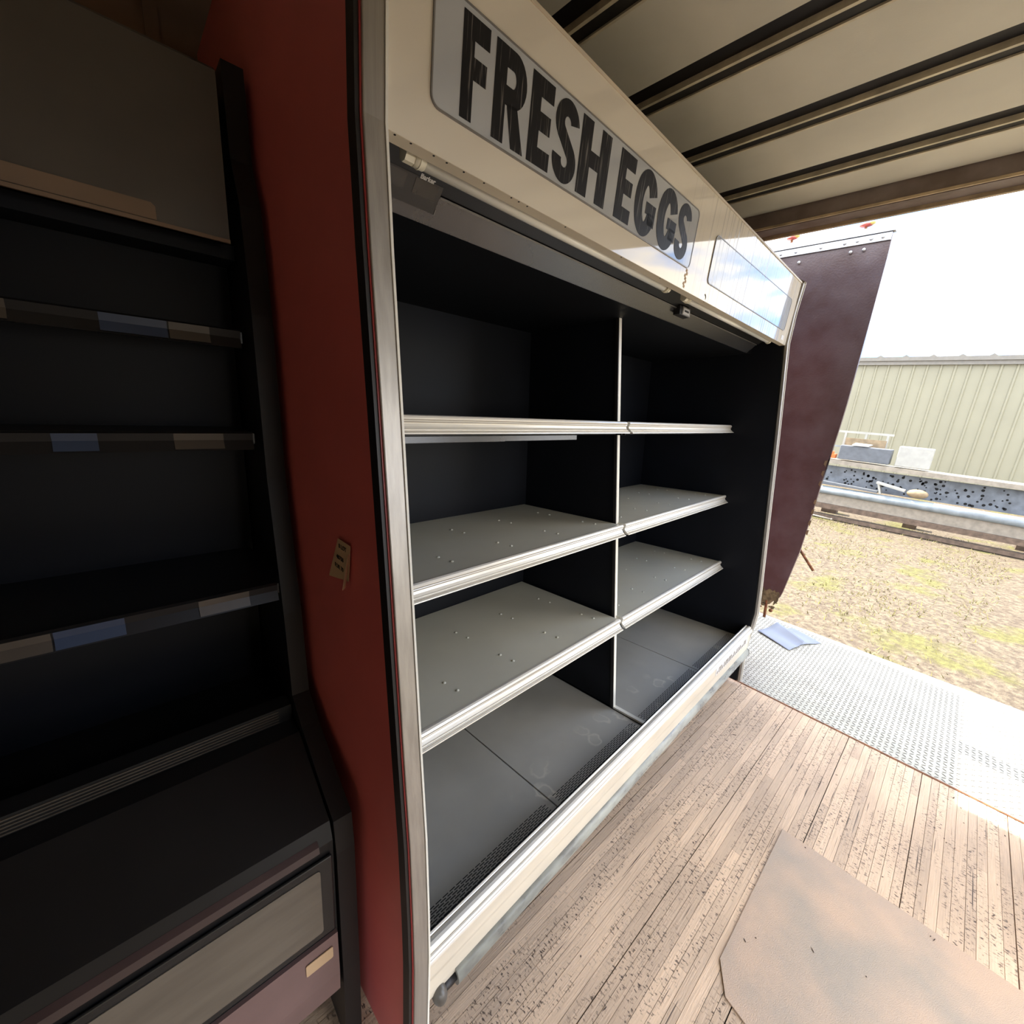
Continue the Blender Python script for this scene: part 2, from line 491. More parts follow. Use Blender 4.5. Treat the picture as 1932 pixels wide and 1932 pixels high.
# ------------------------------------------------------------------ mesh helpers
class MB:
    def __init__(self):
        self.v = []
        self.f = []
        self.mi = []
        self.smooth = []

    def add(self, vs, fs, mi=0, smooth=False):
        o = len(self.v)
        self.v += [tuple(p) for p in vs]
        for f in fs:
            self.f.append([i+o for i in f])
            self.mi.append(mi)
            self.smooth.append(smooth)
        return self

    def box(self, x0, x1, y0, y1, z0, z1, mi=0, mtx=None):
        vs = [(x, y, z) for x in (x0, x1) for y in (y0, y1) for z in (z0, z1)]
        if mtx:
            vs = [tuple(mtx @ Vector(p)) for p in vs]
        return self.add(vs, [(0, 1, 3, 2), (4, 6, 7, 5), (0, 4, 5, 1), (2, 3, 7, 6), (0, 2, 6, 4), (1, 5, 7, 3)], mi)

    def prism_x(self, prof, x0, x1, mi=0, smooth=False, sh=None):
        """closed (y,z) profile swept along x; sh(z) shifts x"""
        n = len(prof)
        s = sh or (lambda z: 0)
        vs = [(x0+s(z), y, z) for y, z in prof] + [(x1+s(z), y, z) for y, z in prof]
        fs = [(i, (i+1) % n, n+(i+1) % n, n+i) for i in range(n)]
        self.add(vs, fs, mi, smooth)
        self.add(vs, [tuple(range(n))[::-1], tuple(range(n, 2*n))], mi)
        return self

    def poly(self, pts, off, mi=0):
        """planar polygon extruded by the vector off"""
        n = len(pts)
        vs = list(pts) + [tuple(a+b for a, b in zip(p, off)) for p in pts]
        fs = [(i, (i+1) % n, n+(i+1) % n, n+i) for i in range(n)] + [tuple(range(n))[::-1], tuple(range(n, 2*n))]
        return self.add(vs, fs, mi)

    def tube(self, a, b, r, n=16, mi=0, r2=None, caps=True):
        a, b = Vector(a), Vector(b)
        d = (b-a).normalized()
        u = d.orthogonal().normalized()
        w = d.cross(u)
        r2 = r if r2 is None else r2
        vs = []
        for c, rr in ((a, r), (b, r2)):
            vs += [tuple(c+rr*(u*math.cos(2*PI*k/n)+w*math.sin(2*PI*k/n))) for k in range(n)]
        self.add(vs, [(k, (k+1) % n, n+(k+1) % n, n+k) for k in range(n)], mi, True)
        if caps:
            self.add(vs, [tuple(range(n))[::-1], tuple(range(n, 2*n))], mi)
        return self

    def ball(self, c, r, n=14, m=8, mi=0, scale=(1, 1, 1), half=False):
        vs = []
        fs = []
        top = m if not half else m//2
        for j in range(m+1):
            th = PI*j/m
            for k in range(n):
                vs.append((c[0]+scale[0]*r*math.sin(th)*math.cos(2*PI*k/n), c[1]+scale[1]*r*math.sin(th)*math.sin(2*PI*k/n), c[2]+scale[2]*r*math.cos(th)))
        for j in range(top):
            for k in range(n):
                fs.append((j*n+k, (j+1)*n+k, (j+1)*n+(k+1) % n, j*n+(k+1) % n))
        return self.add(vs, fs, mi, True)

    def mesh(self, name, mats):
        me = bpy.data.meshes.new(name)
        me.from_pydata(self.v, [], self.f)
        for m in (mats if isinstance(mats, (list, tuple)) else [mats]):
            me.materials.append(m)
        me.polygons.foreach_set('material_index', self.mi)
        me.polygons.foreach_set('use_smooth', self.smooth)
        me.update()
        bm = bmesh.new()
        bm.from_mesh(me)
        bmesh.ops.remove_doubles(bm, verts=bm.verts, dist=1e-6)
        bmesh.ops.recalc_face_normals(bm, faces=bm.faces)
        bm.to_mesh(me)
        bm.free()
        return me

    def build(self, name, mats, parent=None, bevel=0.0):
        o = bpy.data.objects.new(name, self.mesh(name, mats))
        COL.objects.link(o)
        if parent:
            o.parent = parent
        if bevel:
            md = o.modifiers.new('bevel', 'BEVEL')
            md.width = bevel
            md.segments = 2
            md.limit_method = 'ANGLE'
            md.angle_limit = 0.6
        return o


def empty(name, loc=(0, 0, 0)):
    o = bpy.data.objects.new(name, None)
    COL.objects.link(o)
    o.location = loc
    o.empty_display_size = 0.1
    return o


def tag(o, label, cat=None, group=None, kind=None):
    if label:
        o['label'] = label
    if cat:
        o['category'] = cat
    if group:
        o['group'] = group
    if kind:
        o['kind'] = kind
    return o


def struct(o, label, cat=None):
    return tag(o, label, cat, None, 'structure')


# ================================================================== TRAILER
XR = 2.505            # rear end of the floor
YL, YR = 1.12, -1.42  # left and right walls
XF = -3.6             # bulkhead
H = 2.852

floor = MB().box(XF, XR, YR-0.06, YL+0.06, -0.10, -0.012).build('floor', M['floor_base'])
struct(floor, 'worn hardwood trailer floor of narrow laminated strips', 'floor')
# strips of the laminated floor (each a part), only where the photograph shows them
W_S = 0.0335
k = 0
y = -1.415
rowi = 0
while y < 0.43:
    w = W_S*random.uniform(0.85, 1.15)
    gap = 0.0032 if rowi % 9 == 8 else 0.0012
    x = -0.62 - random.uniform(0, 0.6)
    top = random.uniform(-0.0006, 0.0006)
    while x < XR:
        ln = random.uniform(0.75, 1.9)
        x1 = min(x+ln, XR)
        if XR-x1 < 0.12:
            x1 = XR
        if x1 - x > 0.08 and not (y > 0.16 and x > 0.05):
            xe = x1
            o = MB().box(x, xe-0.0008, y, y+w-gap, -0.012, top).build('plank', M['floor'], floor)
        x = x1
    y += w
    rowi += 1
rest = MB()
rest.box(0.05, XR, 0.43, YL+0.06, -0.012, 0.0).box(XF, -1.25, YR-0.05, YL+0.06, -0.012, 0.0).box(-1.25, 0.05, 0.43, YL+0.06, -0.012, 0)
rest.build('plank', M['floor'], floor)
MB().box(XR, XR+0.012, YR-0.05, YL+0.05, -0.11, 0.003).build('edge_angle', M['rust'], floor)

patch = MB().poly([(1.553, -0.442, 0.0012), (0.873, -0.447, 0.0012), (0.789, -0.497, 0.0012), (0.76, -0.62, 0.0012), (0.70, -1.05, 0.0012), (0.72, -1.30, 0.0012), (1.56, -1.30, 0.0012)], (0, 0, 0.0045)).build('floor_patch', M['hardboard'])
tag(patch, 'tan hardboard patch laid flat over the hardwood strips', 'board')

# debris on the floor: splinters and crumbs, uncountable
db = MB()
for i in range(150):
    px, py = random.uniform(-0.3, 2.45), random.uniform(-1.3, -0.08)
    a = random.uniform(0, PI)
    ln = random.uniform(0.001, 0.004) if i % 4 else random.uniform(0.004, 0.011)
    wd = random.uniform(0.0008, 0.0022)
    c, s = math.cos(a), math.sin(a)
    z = 0.0065 if (0.7 < px < 1.56 and py < -0.44) else 0.0012
    pts = [(px+c*u*ln-s*v*wd, py+s*u*ln+c*v*wd, z) for u, v in ((-1, -.6), (0.2, -1), (1, 0), (0.1, .9), (-.8, .7))]
    db.poly(pts, (0, 0, 0.0012))
tag(db.build('floor_debris', mat('dark_splinters', (0.05, 0.03, 0.025), 0.9, var=0.5, vscale=90)), 'dark splinters and crumbs scattered over the hardwood floor', 'debris', kind='stuff')

# ceiling panels between roof bows
ceil = MB().box(XF, 2.60, YR-0.06, YL+0.06, H+0.01, H+0.06).build('ceiling', M['ceil'])
struct(ceil, 'grey-beige trailer ceiling crossed by roof bows', 'ceiling')
BOWS = [-3.29, -2.83, -2.38, -1.92, -1.46, -1.00, -0.54, -0.08, 0.375, 0.828, 1.270, 1.725, 2.185]
bx = [XF]+BOWS+[2.47]
for i in range(len(bx)-1):
    a = bx[i]+(0.030 if i else 0)
    b_ = bx[i+1]-(0.095 if i < len(bx)-2 else 0.004)
    MB().box(a, b_, YR-0.04, YL+0.04, H, H+0.012).build('panel', M['ceil'], ceil)
for xb in BOWS:
    bow = MB()
    # hat section: dark channel between two pale flanges, with a black strip in the front seam painting in the bow's shadow
    bow.box(xb-0.034, xb-0.022, YR, YL, 2.836, H+0.004, 0)
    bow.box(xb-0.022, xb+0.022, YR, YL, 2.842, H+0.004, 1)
    bow.box(xb+0.022, xb+0.031, YR, YL, 2.836, H+0.004, 0)
    bow.box(xb-0.095, xb-0.034, YR, YL, H+0.004, H+0.0095, 2)
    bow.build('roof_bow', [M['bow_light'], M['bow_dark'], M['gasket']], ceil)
hd = MB()
hd.prism_x([(YR, 2.775), (YL, 2.775), (YL, H+0.01), (YR, H+0.01)], 2.47, 2.49)
hd.build('trim_1', M['header'])
hdo = bpy.data.objects['trim_1']
struct(hdo, 'brown rusty header beam above the rear opening', 'beam')
MB().box(2.49, 2.60, YR, YL, 2.770, 2.80).build('soffit', M['header'], hdo)
MB().box(2.585, 2.605, YR, YL, 2.752, 2.775).build('lip', M['header_edge'], hdo)
MB().box(2.465, 2.475, YR, YL, 2.768, 2.779).build('flange', M['header_edge'], hdo)

wl = MB().box(XF, 2.60, YL, YL+0.05, 0.0, H).build('wall_left', M['wall_dark'])
struct(wl, 'dark plywood side wall behind the refrigerated cases', 'wall')
wr = MB().box(1.65, 2.60, YR-0.05, YR, 0.0, H).box(-0.05, 0.05, YR-0.05, YR, 0.0, H).box(0.05, 1.65, YR-0.05, YR, 2.10, H).box(-1.95, -0.05, YR-0.05, YR, 0.60, H).box(XF, -1.95, YR-0.05, YR, 0.0, H).build('wall_right', M['wall'])  # tall and low openings are added, out of view, to let in daylight
struct(wr, 'pale lined side wall of the trailer on the camera side, with two added daylight openings', 'wall')
wb = MB().box(XF-0.05, XF, YR-0.05, YL+0.05, 0.0, H).build('wall_front', M['wall'])
struct(wb, 'pale lined front bulkhead of the trailer', 'wall')
for nm, ww, ys, yo in (('l', wl, YL, -0.004),):
    for xk in range(-3, 3):
        MB().box(xk*1.0-0.2, xk*1.0-0.17, ys, ys+yo*3, 0.0, H-0.035).build('batten', M['wall_dark'], ww)

# ================================================================== DISPLAY CASE (tilted back a little, as it stands)
case = empty('display_case')
case.matrix_world = Matrix(((0.9991609, -0.04086677, -0.00272119, 0.0), (0.04095727, 0.9969532, 0.0663839, 0.00022),
                            (0.0, -0.06643965, 0.99779045, 0.008), (0, 0, 0, 1)))
tag(case, 'tall open refrigerated display case with FRESH EGGS sign and red end panel', 'display case')


def zfloor(y):
    """local height of the trailer floor under local depth y"""
    return (0.06643965*y)/0.99779045 - 0.006


P_NEAR = [(2.46, -0.037), (2.30, -0.018), (2.135, -0.004), (1.95, -0.010), (1.708, -0.024), (1.373, -0.042), (1.006, -0.061),
          (0.80, -0.073), (0.60, -0.076), (0.47, -0.075), (0.34, -0.068), (0.20, -0.060), (0.03, -0.052)]
P_FAR = [(2.455, -0.042), (2.30, -0.020), (2.143, -0.008), (1.88, -0.020), (1.58, -0.033), (1.04, -0.053), (0.70, -0.066), (0.525, -0.070),
         (0.43, -0.060), (0.34, -0.043), (0.24, -0.034), (0.03, -0.033)]


def panel_profile(P, dy=0.0, back=0.98, top=None):
    fr = [(y+dy, z) for z, y in P]
    return fr


def shear(z):
    return 0.0


def strip(P, x0, x1, y_in, y_out, sh, n=1):
    """front edging that follows the panel's profile"""
    prof = [(y+y_in, z) for z, y in P] + [(y+y_out, z) for z, y in reversed(P)]
    mb = MB()
    # build as quads so the concave outline stays clean
    for i in range(len(P)-1):
        (z0, ya), (z1, yb) = P[i], P[i+1]
        q = [(ya+y_in, z0), (yb+y_in, z1), (yb+y_out, z1), (ya+y_out, z0)]
        mb.prism_x(q, x0, x1, sh=sh)
    return mb


def slab(P, x0, x1, dy, back, sh, top_pts):
    """solid end panel: front outline P, back edge, raised rear top"""
    mb = MB()
    pts = [(y+dy, z) for z, y in P]
    for i in range(len(pts)-1):
        (ya, za), (yb, zb) = pts[i], pts[i+1]
        zb2 = zb
        q = [(ya, za), (yb, zb2), (back, max(zb2, 0) if i < len(pts)-2 else zfloor(back)+0.001), (back, za)]
        mb.prism_x(q, x0, x1, sh=sh)
    if top_pts:
        mb.prism_x(top_pts, x0, x1, sh=sh)
    return mb


# --- near (red) end panel
np_ = slab(P_NEAR, -0.042, -0.006, 0.012, 0.98, shear, [(-0.025, 2.46), (0.98, 2.46), (1.00, 2.665), (0.25, 2.70)]).build('end_panel', M['red'], case)
tag(np_, 'dark red laminated end panel')
strip(P_NEAR, -0.0475, -0.0405, 0.004, 0.030, shear).build('gasket', M['gasket'], np_)
strip(P_NEAR, -0.0405, -0.038, 0.001, 0.012, shear).build('red_edging', M['red_edge'], np_)
strip(P_NEAR, -0.038, -0.002, -0.004, 0.011, shear).build('edge_trim', M['steel'], np_, 0.002)
strip(P_NEAR, -0.002, 0.0025, -0.006, 0.04, shear).build('inner_lip', M['alu_lip'], np_)
li = slab(P_NEAR, -0.0055, -0.003, 0.02, 0.97, shear, None).build('inner_liner', M['black'], np_)

# --- far end panel
fp = slab(P_FAR, 2.452, 2.472, 0.012, 0.98, None, [(-0.03, 2.455), (0.98, 2.455), (1.0, 2.665), (0.25, 2.70)]).build('end_panel', M['black_sat'], case)
slab(P_FAR, 2.4722, 2.4762, 0.014, 0.98, None, None).build('laminate', M['red'], fp)
slab(P_FAR, 2.445, 2.4515, 0.02, 0.97, None, None).build('inner_liner', M['black'], fp)
strip(P_FAR, 2.446, 2.476, -0.002, 0.011, None).build('edge_trim', M['steel'], fp)
strip(P_FAR, 2.4765, 2.482, -0.006, 0.02, None).build('outer_lip', M['alu_lip'], fp)
MB().prism_x([(-0.048, 2.452), (0.3, 2.71), (0.3, 2.70), (-0.04, 2.443)], 2.446, 2.482).build('top_trim', M['steel'], fp)

# --- note stuck on the red panel
nt_ = empty('paper_note')
nt_.matrix_world = case.matrix_world
tag(nt_, 'small beige handwritten note taped to the dark red end panel', 'note')
xn = -0.043


def panel_pt(y, z, off=0.0015):
    return (xn+shear(z)-off, y, z)


# ================================================================== case body
body = MB()
body.box(0.0, 2.445, 0.80, 0.97, 0.30, 2.55)
body.build('back_panel', M['black'], case)
MB().box(0.004, 2.445, 0.17, 0.80, 2.105, 2.125).build('inner_ceiling', M['black'], case)
# roof deck over the canopy, hidden from the camera but part of the outline
MB().prism_x([(0.0, 2.40), (0.28, 2.66), (0.97, 2.63), (0.97, 2.55), (0.30, 2.55), (0.02, 2.36)], 0.0, 2.445).build('roof_cover', M['black_sat'], case)
MB().box(0.004, 2.445, 0.0, 0.97, 0.245, 0.335).build('deck_tub', M['black'], case)
# plinth on the floor
zb0 = zfloor(0.97)
MB().prism_x([(0.14, zfloor(0.14)+0.001), (0.95, zfloor(0.95)+0.001), (0.95, 0.25), (0.14, 0.25)], 0.09, 2.40).build('plinth', M['black'], case)

# --- canopy: leaning sheet with folded bottom lip and top fold


def cy(z):
    return -0.034*(z-2.134)/0.314


CAN = MB()
CAN.prism_x([(cy(2.134), 2.134), (cy(2.448), 2.448), (cy(2.448)+0.014, 2.452), (0.012, 2.136)], 0.003, 2.445)
can = CAN.build('canopy', M['canopy'], case)
tag(can, 'glossy cream sign canopy with drip streaks')
MB().prism_x([(cy(2.134)+0.0005, 2.1335), (0.0275, 2.1335), (0.0275, 2.137), (0.001, 2.137)], 0.003, 2.445).build('bottom_lip', M['canopy_lip'], can)
MB().prism_x([(0.024, 2.1375), (0.0275, 2.1375), (0.0275, 2.17), (0.024, 2.17)], 0.003, 2.445).build('lip_return', M['canopy_lip'], can)
MB().prism_x([(cy(2.448)-0.003, 2.444), (cy(2.448)-0.003, 2.4515), (0.03, 2.480), (0.03, 2.474)], 0.003, 2.445).build('top_fold', M['canopy_lip'], can)
ho = MB()
for xx in (0.022, 0.052, 0.098, 0.126, 0.165, 0.215, 0.29, 0.312, 0.338, 0.47, 0.72, 0.95, 1.3, 1.62, 1.9, 2.2):
    ho.tube((xx, 0.004, 2.1336), (xx, 0.004, 2.1330), 0.0022, 8)
ho.build('screw_holes', M['slot'], can)['kind'] = 'stuff'


def rounded(x0, x1, z0, z1, r, n=6):
    pts = []
    for cx, cz, a0 in ((x1-r, z1-r, 0), (x0+r, z1-r, 90), (x0+r, z0+r, 180), (x1-r, z0+r, 270)):
        for k in range(n+1):
            a = math.radians(a0+90*k/n)
            pts.append((cx+r*math.cos(a), cz+r*math.sin(a)))
    return pts


def on_canopy(pts, off):
    return [(x, cy(z)-off, z) for x, z in pts]


def sign(x0, x1, z0, z1, r):
    e = MB().poly(on_canopy(rounded(x0, x1, z0, z1, r), 0.0006), (0, -0.0012, 0)).build('sign_panel', M['acrylic'], can)
    ring = MB()
    a, b = rounded(x0, x1, z0, z1, r), rounded(x0-0.0028, x1+0.0028, z0-0.0028, z1+0.0028, r+0.0028)
    n = len(a)
    A, B = on_canopy(a, 0.003), on_canopy(b, 0.003)
    A2, B2 = on_canopy(a, 0), on_canopy(b, 0)
    ring.add(A+B, [(i, (i+1) % n, n+(i+1) % n, n+i) for i in range(n)])
    ring.add(B+B2, [(i, (i+1) % n, n+(i+1) % n, n+i) for i in range(n)])
    ring.add(A+A2, [(i, (i+1) % n, n+(i+1) % n, n+i) for i in range(n)])
    ring.build('sign_rim', M['sign_rim'], can)
    return e


s1 = sign(0.086, 1.118, 2.200, 2.364, 0.016)
tag(s1, 'grey acrylic sign panel lettered FRESH EGGS')
s2 = sign(1.285, 2.345, 2.195, 2.345, 0.016)
tag(s2, 'blank grey acrylic sign panel mirroring the sky')

# --- letters
Z0, Z1 = 2.2075, 2.3555


def stroke(path, w):
    """flat band of width w along a path of (x,z); returns quads"""
    out = []
    n = len(path)
    L_, R_ = [], []
    for i in range(n):
        a = path[max(0, i-1)]
        b = path[min(n-1, i+1)]
        dx, dz = b[0]-a[0], b[1]-a[1]
        ln = math.hypot(dx, dz) or 1
        nx, nz = -dz/ln, dx/ln
        ww = w[i] if isinstance(w, list) else w
        L_.append((path[i][0]+nx*ww/2, path[i][1]+nz*ww/2))
        R_.append((path[i][0]-nx*ww/2, path[i][1]-nz*ww/2))
    for i in range(n-1):
        out.append([L_[i], L_[i+1], R_[i+1], R_[i]])
    return out


def rect(x0, x1, z0, z1):
    return [[(x0, z0), (x1, z0), (x1, z1), (x0, z1)]]


def arc(cx, cz, rx, rz, a0, a1, n=14):
    return [(cx+rx*math.cos(math.radians(a0+(a1-a0)*k/n)), cz+rz*math.sin(math.radians(a0+(a1-a0)*k/n))) for k in range(n+1)]


def glyph(ch, w, h):
    t = 0.43*w if ch in 'FE' else 0.345*w      # stem width
    b = 0.215*h                              # bar height
    if ch == 'F':
        return rect(0, t, 0, h)+rect(t, w, h-b, h)+rect(t, w*0.93, h*0.42, h*0.42+b)
    if ch == 'E':
        return rect(0, t, 0, h)+rect(t, w, h-b, h)+rect(t, w*0.93, h*0.41, h*0.41+b)+rect(t, w, 0, b)
    if ch == 'H':
        return rect(0, t, 0, h)+rect(w-t, w, 0, h)+rect(t, w-t, h*0.42, h*0.42+b)
    if ch == 'R':
        q = rect(0, t, 0, h)
        th = 0.20*h
        # bowl: straight top, round side, straight bottom
        ro = h*0.29
        cx, cz = w*0.58, h-ro
        out_ = [(t, h)]+arc(cx, cz, w*0.40, ro, 90, -90)+[(t, h-2*ro)]
        inn = [(t, h-th)]+arc(cx-w*0.04, cz, w*0.40-t*0.86, ro-th, 90, -90)+[(t, h-2*ro+th)]
        for i in range(len(out_)-1):
            q.append([out_[i], out_[i+1], inn[i+1], inn[i]])
        q.append([(w*0.40, h-2*ro+0.002), (w*0.72, h-2*ro+0.006), (w, 0), (w-t*1.12, 0)])
        return q
    if ch == 'S':
        th = 0.205*h
        rx = w/2
        top = arc(rx, h*0.725, rx-w*0.175, h*0.275-th/2, 8, 90, 8)+arc(rx, h*0.725, rx-w*0.18, h*0.275-th/2, 100, 225, 10)
        bot = arc(rx, h*0.275, rx-w*0.175, h*0.275-th/2, 45, -90, 12)+arc(rx, h*0.275, rx-w*0.175, h*0.275-th/2, -100, -190, 9)
        path = top+bot
        ws = []
        for (px, pz) in path:
            v = abs(pz-h/2)/(h/2)
            ws.append(w*0.37 if v < 0.72 else w*0.37*(1-(v-0.72)/0.28)+th*(v-0.72)/0.28)
        return stroke(path, ws)
    if ch == 'G':
        th = 0.205*h
        path = arc(w/2, h/2, w/2-w*0.172, h/2-th/2, 24, 336, 34)
        ws = []
        for (px, pz) in path:
            v = abs(pz-h/2)/(h/2)
            ws.append(w*0.355 if v < 0.55 else w*0.355*(1-(v-0.55)/0.45)+th*(v-0.55)/0.45)
        q = stroke(path, ws)
        q += rect(w*0.52, w, h*0.36, h*0.36+th*0.9)
        q += rect(w*0.66, w, h*0.20, h*0.40)
        return q
    return []


for ch, x0, x1 in (('F', 0.143, 0.203), ('R', 0.218, 0.303), ('E', 0.315, 0.382), ('S', 0.392, 0.471), ('H', 0.481, 0.597),
                   ('E', 0.643, 0.717), ('G', 0.733, 0.847), ('G', 0.861, 0.979), ('S', 0.987, 1.073)):
    mb = MB()
    z0, z1 = (Z0-0.002, Z1+0.002) if ch in 'GS' else (Z0, Z1)
    if ch == 'H':
        # narrower pair of stems
        pass
    for q in glyph(ch, x1-x0, z1-z0):
        mb.poly([(x0+px, cy(z0+pz)-0.0022, z0+pz) for px, pz in q], (0, -0.0006, 0))
    mb.build('letter', M['letter'], s1)

# small grey square label on the canopy's far lower corner, caulk smear by the sign
MB().poly(on_canopy([(2.33, 2.150), (2.375, 2.150), (2.375, 2.172), (2.33, 2.172)], 0.0004), (0, -0.0008, 0)).build('sticker', M['sticker'], can)
sm = MB()
for i in range(7):
    zz = 2.197-0.008*i
    xx = 1.107+0.006*math.sin(i*2.1)
    sm.poly(on_canopy([(xx, zz), (xx+0.010, zz-0.002), (xx+0.007, zz-0.010), (xx-0.003, zz-0.008)], 0.0002), (0, -0.0006, 0))
sm.build('caulk_smear', M['note'], can)
MB().poly(on_canopy([(1.285, 2.155), (1.292, 2.158), (1.302, 2.148), (1.300, 2.140), (1.296, 2.149)], 0.0002), (0, -0.0006, 0)).build('scuff', M['slot'], can)

# --- valance behind the lamps
MB().box(0.006, 2.445, 0.030, 0.034, 2.17, 2.40).build('lamp_backplate', M['black_sat'], case)
MB().prism_x([(0.034, 2.186), (0.115, 2.138), (0.118, 2.142), (0.034, 2.192)], 0.004, 2.36).build('light_reflector', M['black_sat'], case)
val = MB().prism_x([(0.116, 2.136), (0.160, 2.0965), (0.166, 2.1000), (0.122, 2.142)], 0.006, 2.34).build('valance', M['valance'], case)
MB().prism_x([(0.1135, 2.1345), (0.1175, 2.1375), (0.1205, 2.1345), (0.1165, 2.1315)], 0.19, 2.34).build('edge_bead', M['bead'], val)
MB().prism_x([(0.160, 2.0965), (0.163, 2.0940), (0.17, 2.106), (0.166, 2.106)], 0.006, 2.34).build('lower_hem', M['valance'], val)

# --- controller box at the near end
ctl = MB().prism_x([(0.100, 2.146), (0.138, 2.108), (0.150, 2.118), (0.118, 2.155)], 0.055, 0.188).build('controller', M['black_sat'], case)
tag(ctl, 'black temperature controller with dark display')
MB().prism_x([(0.1015, 2.1435), (0.1215, 2.1235), (0.1235, 2.1255), (0.1035, 2.1455)], 0.066, 0.105).build('display', M['dark_glass'], ctl)
MB().prism_x([(0.1015, 2.1435), (0.1215, 2.1235), (0.1235, 2.1255), (0.1035, 2.1455)], 0.125, 0.178).build('display', M['dark_glass'], ctl)
MB().prism_x([(0.130, 2.1145), (0.1375, 2.107), (0.139, 2.109), (0.132, 2.116)], 0.1875, 0.1895).build('end_bead', M['bead'], ctl)


def text_part(body_, size, parent, mtx, material, name, align='LEFT', bold=0.0):
    cu_ = bpy.data.curves.new(name, 'FONT')
    cu_.body = body_
    cu_.size = size
    cu_.offset = bold
    cu_.extrude = 0.0003
    cu_.resolution_u = 3
    cu_.align_x = align
    ob = bpy.data.objects.new(name, cu_)
    COL.objects.link(ob)
    dg = bpy.context.evaluated_depsgraph_get()
    me = bpy.data.meshes.new_from_object(ob.evaluated_get(dg))
    bpy.data.objects.remove(ob)
    me.materials.clear()
    me.materials.append(material)
    o = bpy.data.objects.new(name, me)
    COL.objects.link(o)
    o.parent = parent
    o.matrix_local = mtx
    return o


def frame(origin, xdir, ydir):
    x = Vector(xdir).normalized()
    y = Vector(ydir)
    y = (y - x*y.dot(x)).normalized()
    z = x.cross(y)
    o = Vector(origin)
    return Matrix(((x.x, y.x, z.x, o.x), (x.y, y.y, z.y, o.y), (x.z, y.z, z.z, o.z), (0, 0, 0, 1)))


text_part('Barker', 0.0125, ctl, frame((0.132, 0.1005, 2.1445), (1, 0, 0), (0, -0.70, 0.71)), M['white_ink'], 'lettering', bold=0.0004)

# --- rating labels on the inner ceiling
lb = MB().poly([(0.03, 0.172, 2.1035), (0.098, 0.172, 2.1035), (0.098, 0.212, 2.1035), (0.03, 0.212, 2.1035)], (0, 0, 0.001)).build('rating_label', M['sticker'], case)
lb2 = MB().poly([(0.03, 0.214, 2.1035), (0.088, 0.214, 2.1035), (0.088, 0.240, 2.1035), (0.03, 0.240, 2.1035)], (0, 0, 0.001)).build('rating_label', M['sticker'], case)
random.seed(9)
for par, x0, x1, y0, y1, nn in ((lb, 0.034, 0.094, 0.176, 0.209, 6), (lb2, 0.034, 0.084, 0.217, 0.237, 4)):
    tx = MB()
    for i in range(nn):
        yy = y0+(y1-y0)*i/nn
        xx = x0+random.uniform(0, 0.004)
        while xx < x1:
            l_ = random.uniform(0.003, 0.012)
            tx.box(xx, min(xx+l_, x1), yy, yy+0.0026, 2.1030, 2.1034)
            xx += l_+0.0015
    tx.build('print', M['ink'], par)['kind'] = 'stuff'

# --- thermometer / ballast switch on the valance
th_ = MB().box(1.315, 1.405, 0.100, 0.128, 2.1085, 2.142).build('thermometer', M['gasket'], case, 0.002)
tag(th_, 'small thermometer with pale framed face')
MB().box(1.335, 1.403, 0.0975, 0.1000, 2.111, 2.141).build('face_frame', M['steel'], th_)
MB().box(1.342, 1.396, 0.0965, 0.0976, 2.1155, 2.1365).build('dial', M['sticker'], th_)
MB().box(1.350, 1.388, 0.0960, 0.0966, 2.122, 2.129).build('scale_print', M['ink'], th_)


# --- fluorescent lamps
def lamp(x0, x1):
    y_, z_, r_ = 0.048, 2.1415, 0.0128
    t_ = MB().tube((x0+0.03, y_, z_), (x1-0.022, y_, z_), r_, 20).build('lamp_tube', M['lamp_tube'], case)
    for a, b in ((x0, x0+0.03), (x1-0.022, x1)):
        MB().tube((a+0.008, y_, z_), (b, y_, z_), r_*1.12, 20).tube((a+0.017, y_, z_), (a+0.020, y_, z_), r_*1.22, 20).build('end_cap', M['lamp_end'], t_)
    sk = MB()
    sk.prism_x([(y_-0.0115, z_-0.006), (y_-0.005, z_-0.013), (y_+0.005, z_-0.013), (y_+0.012, z_-0.006), (y_+0.012, z_+0.026), (y_-0.012, z_+0.026)], x0-0.012, x0+0.008)
    sk.build('lamp_socket', M['lamp_end'], t_)
    sk = MB()
    sk.prism_x([(y_-0.0115, z_-0.006), (y_-0.005, z_-0.012), (y_+0.005, z_-0.012), (y_+0.012, z_-0.006), (y_+0.012, z_+0.026), (y_-0.012, z_+0.026)], x1, x1+0.012)
    sk.build('lamp_socket', M['lamp_end'], t_)
    return t_


tag(lamp(0.075, 1.085), 'unlit lamp tube under the lettered sign')
tag(lamp(1.235, 2.30), 'unlit lamp tube under the blank sign')

# --- divider between the two bays
dv = MB()
yt_, yb_ = 0.306, 0.182
zt_, zb_ = 2.105, 0.352
dv.prism_x([(yt_+0.008, zt_), (yb_+0.008, zb_), (0.80, zb_), (0.80, zt_)], 1.212, 1.228)
dvo = dv.build('divider', M['black'], case)
tag(dvo, 'black upright divider with pale front edge')
MB().prism_x([(yt_-0.002, zt_), (yb_-0.002, zb_), (yb_+0.010, zb_), (yt_+0.010, zt_)], 1.2095, 1.2275).build('edge_trim', M['alu_lip'], dvo)
MB().prism_x([(yt_-0.001, zt_), (yb_-0.001, zb_), (yb_+0.012, zb_), (yt_+0.012, zt_)], 1.2050, 1.2093).build('edge_gasket', M['gasket'], dvo)
MB().box(1.2085, 1.2285, -0.012, yb_+0.01, 0.3495, 0.3595).build('foot_rail', M['alu_lip'], dvo, 0.001)


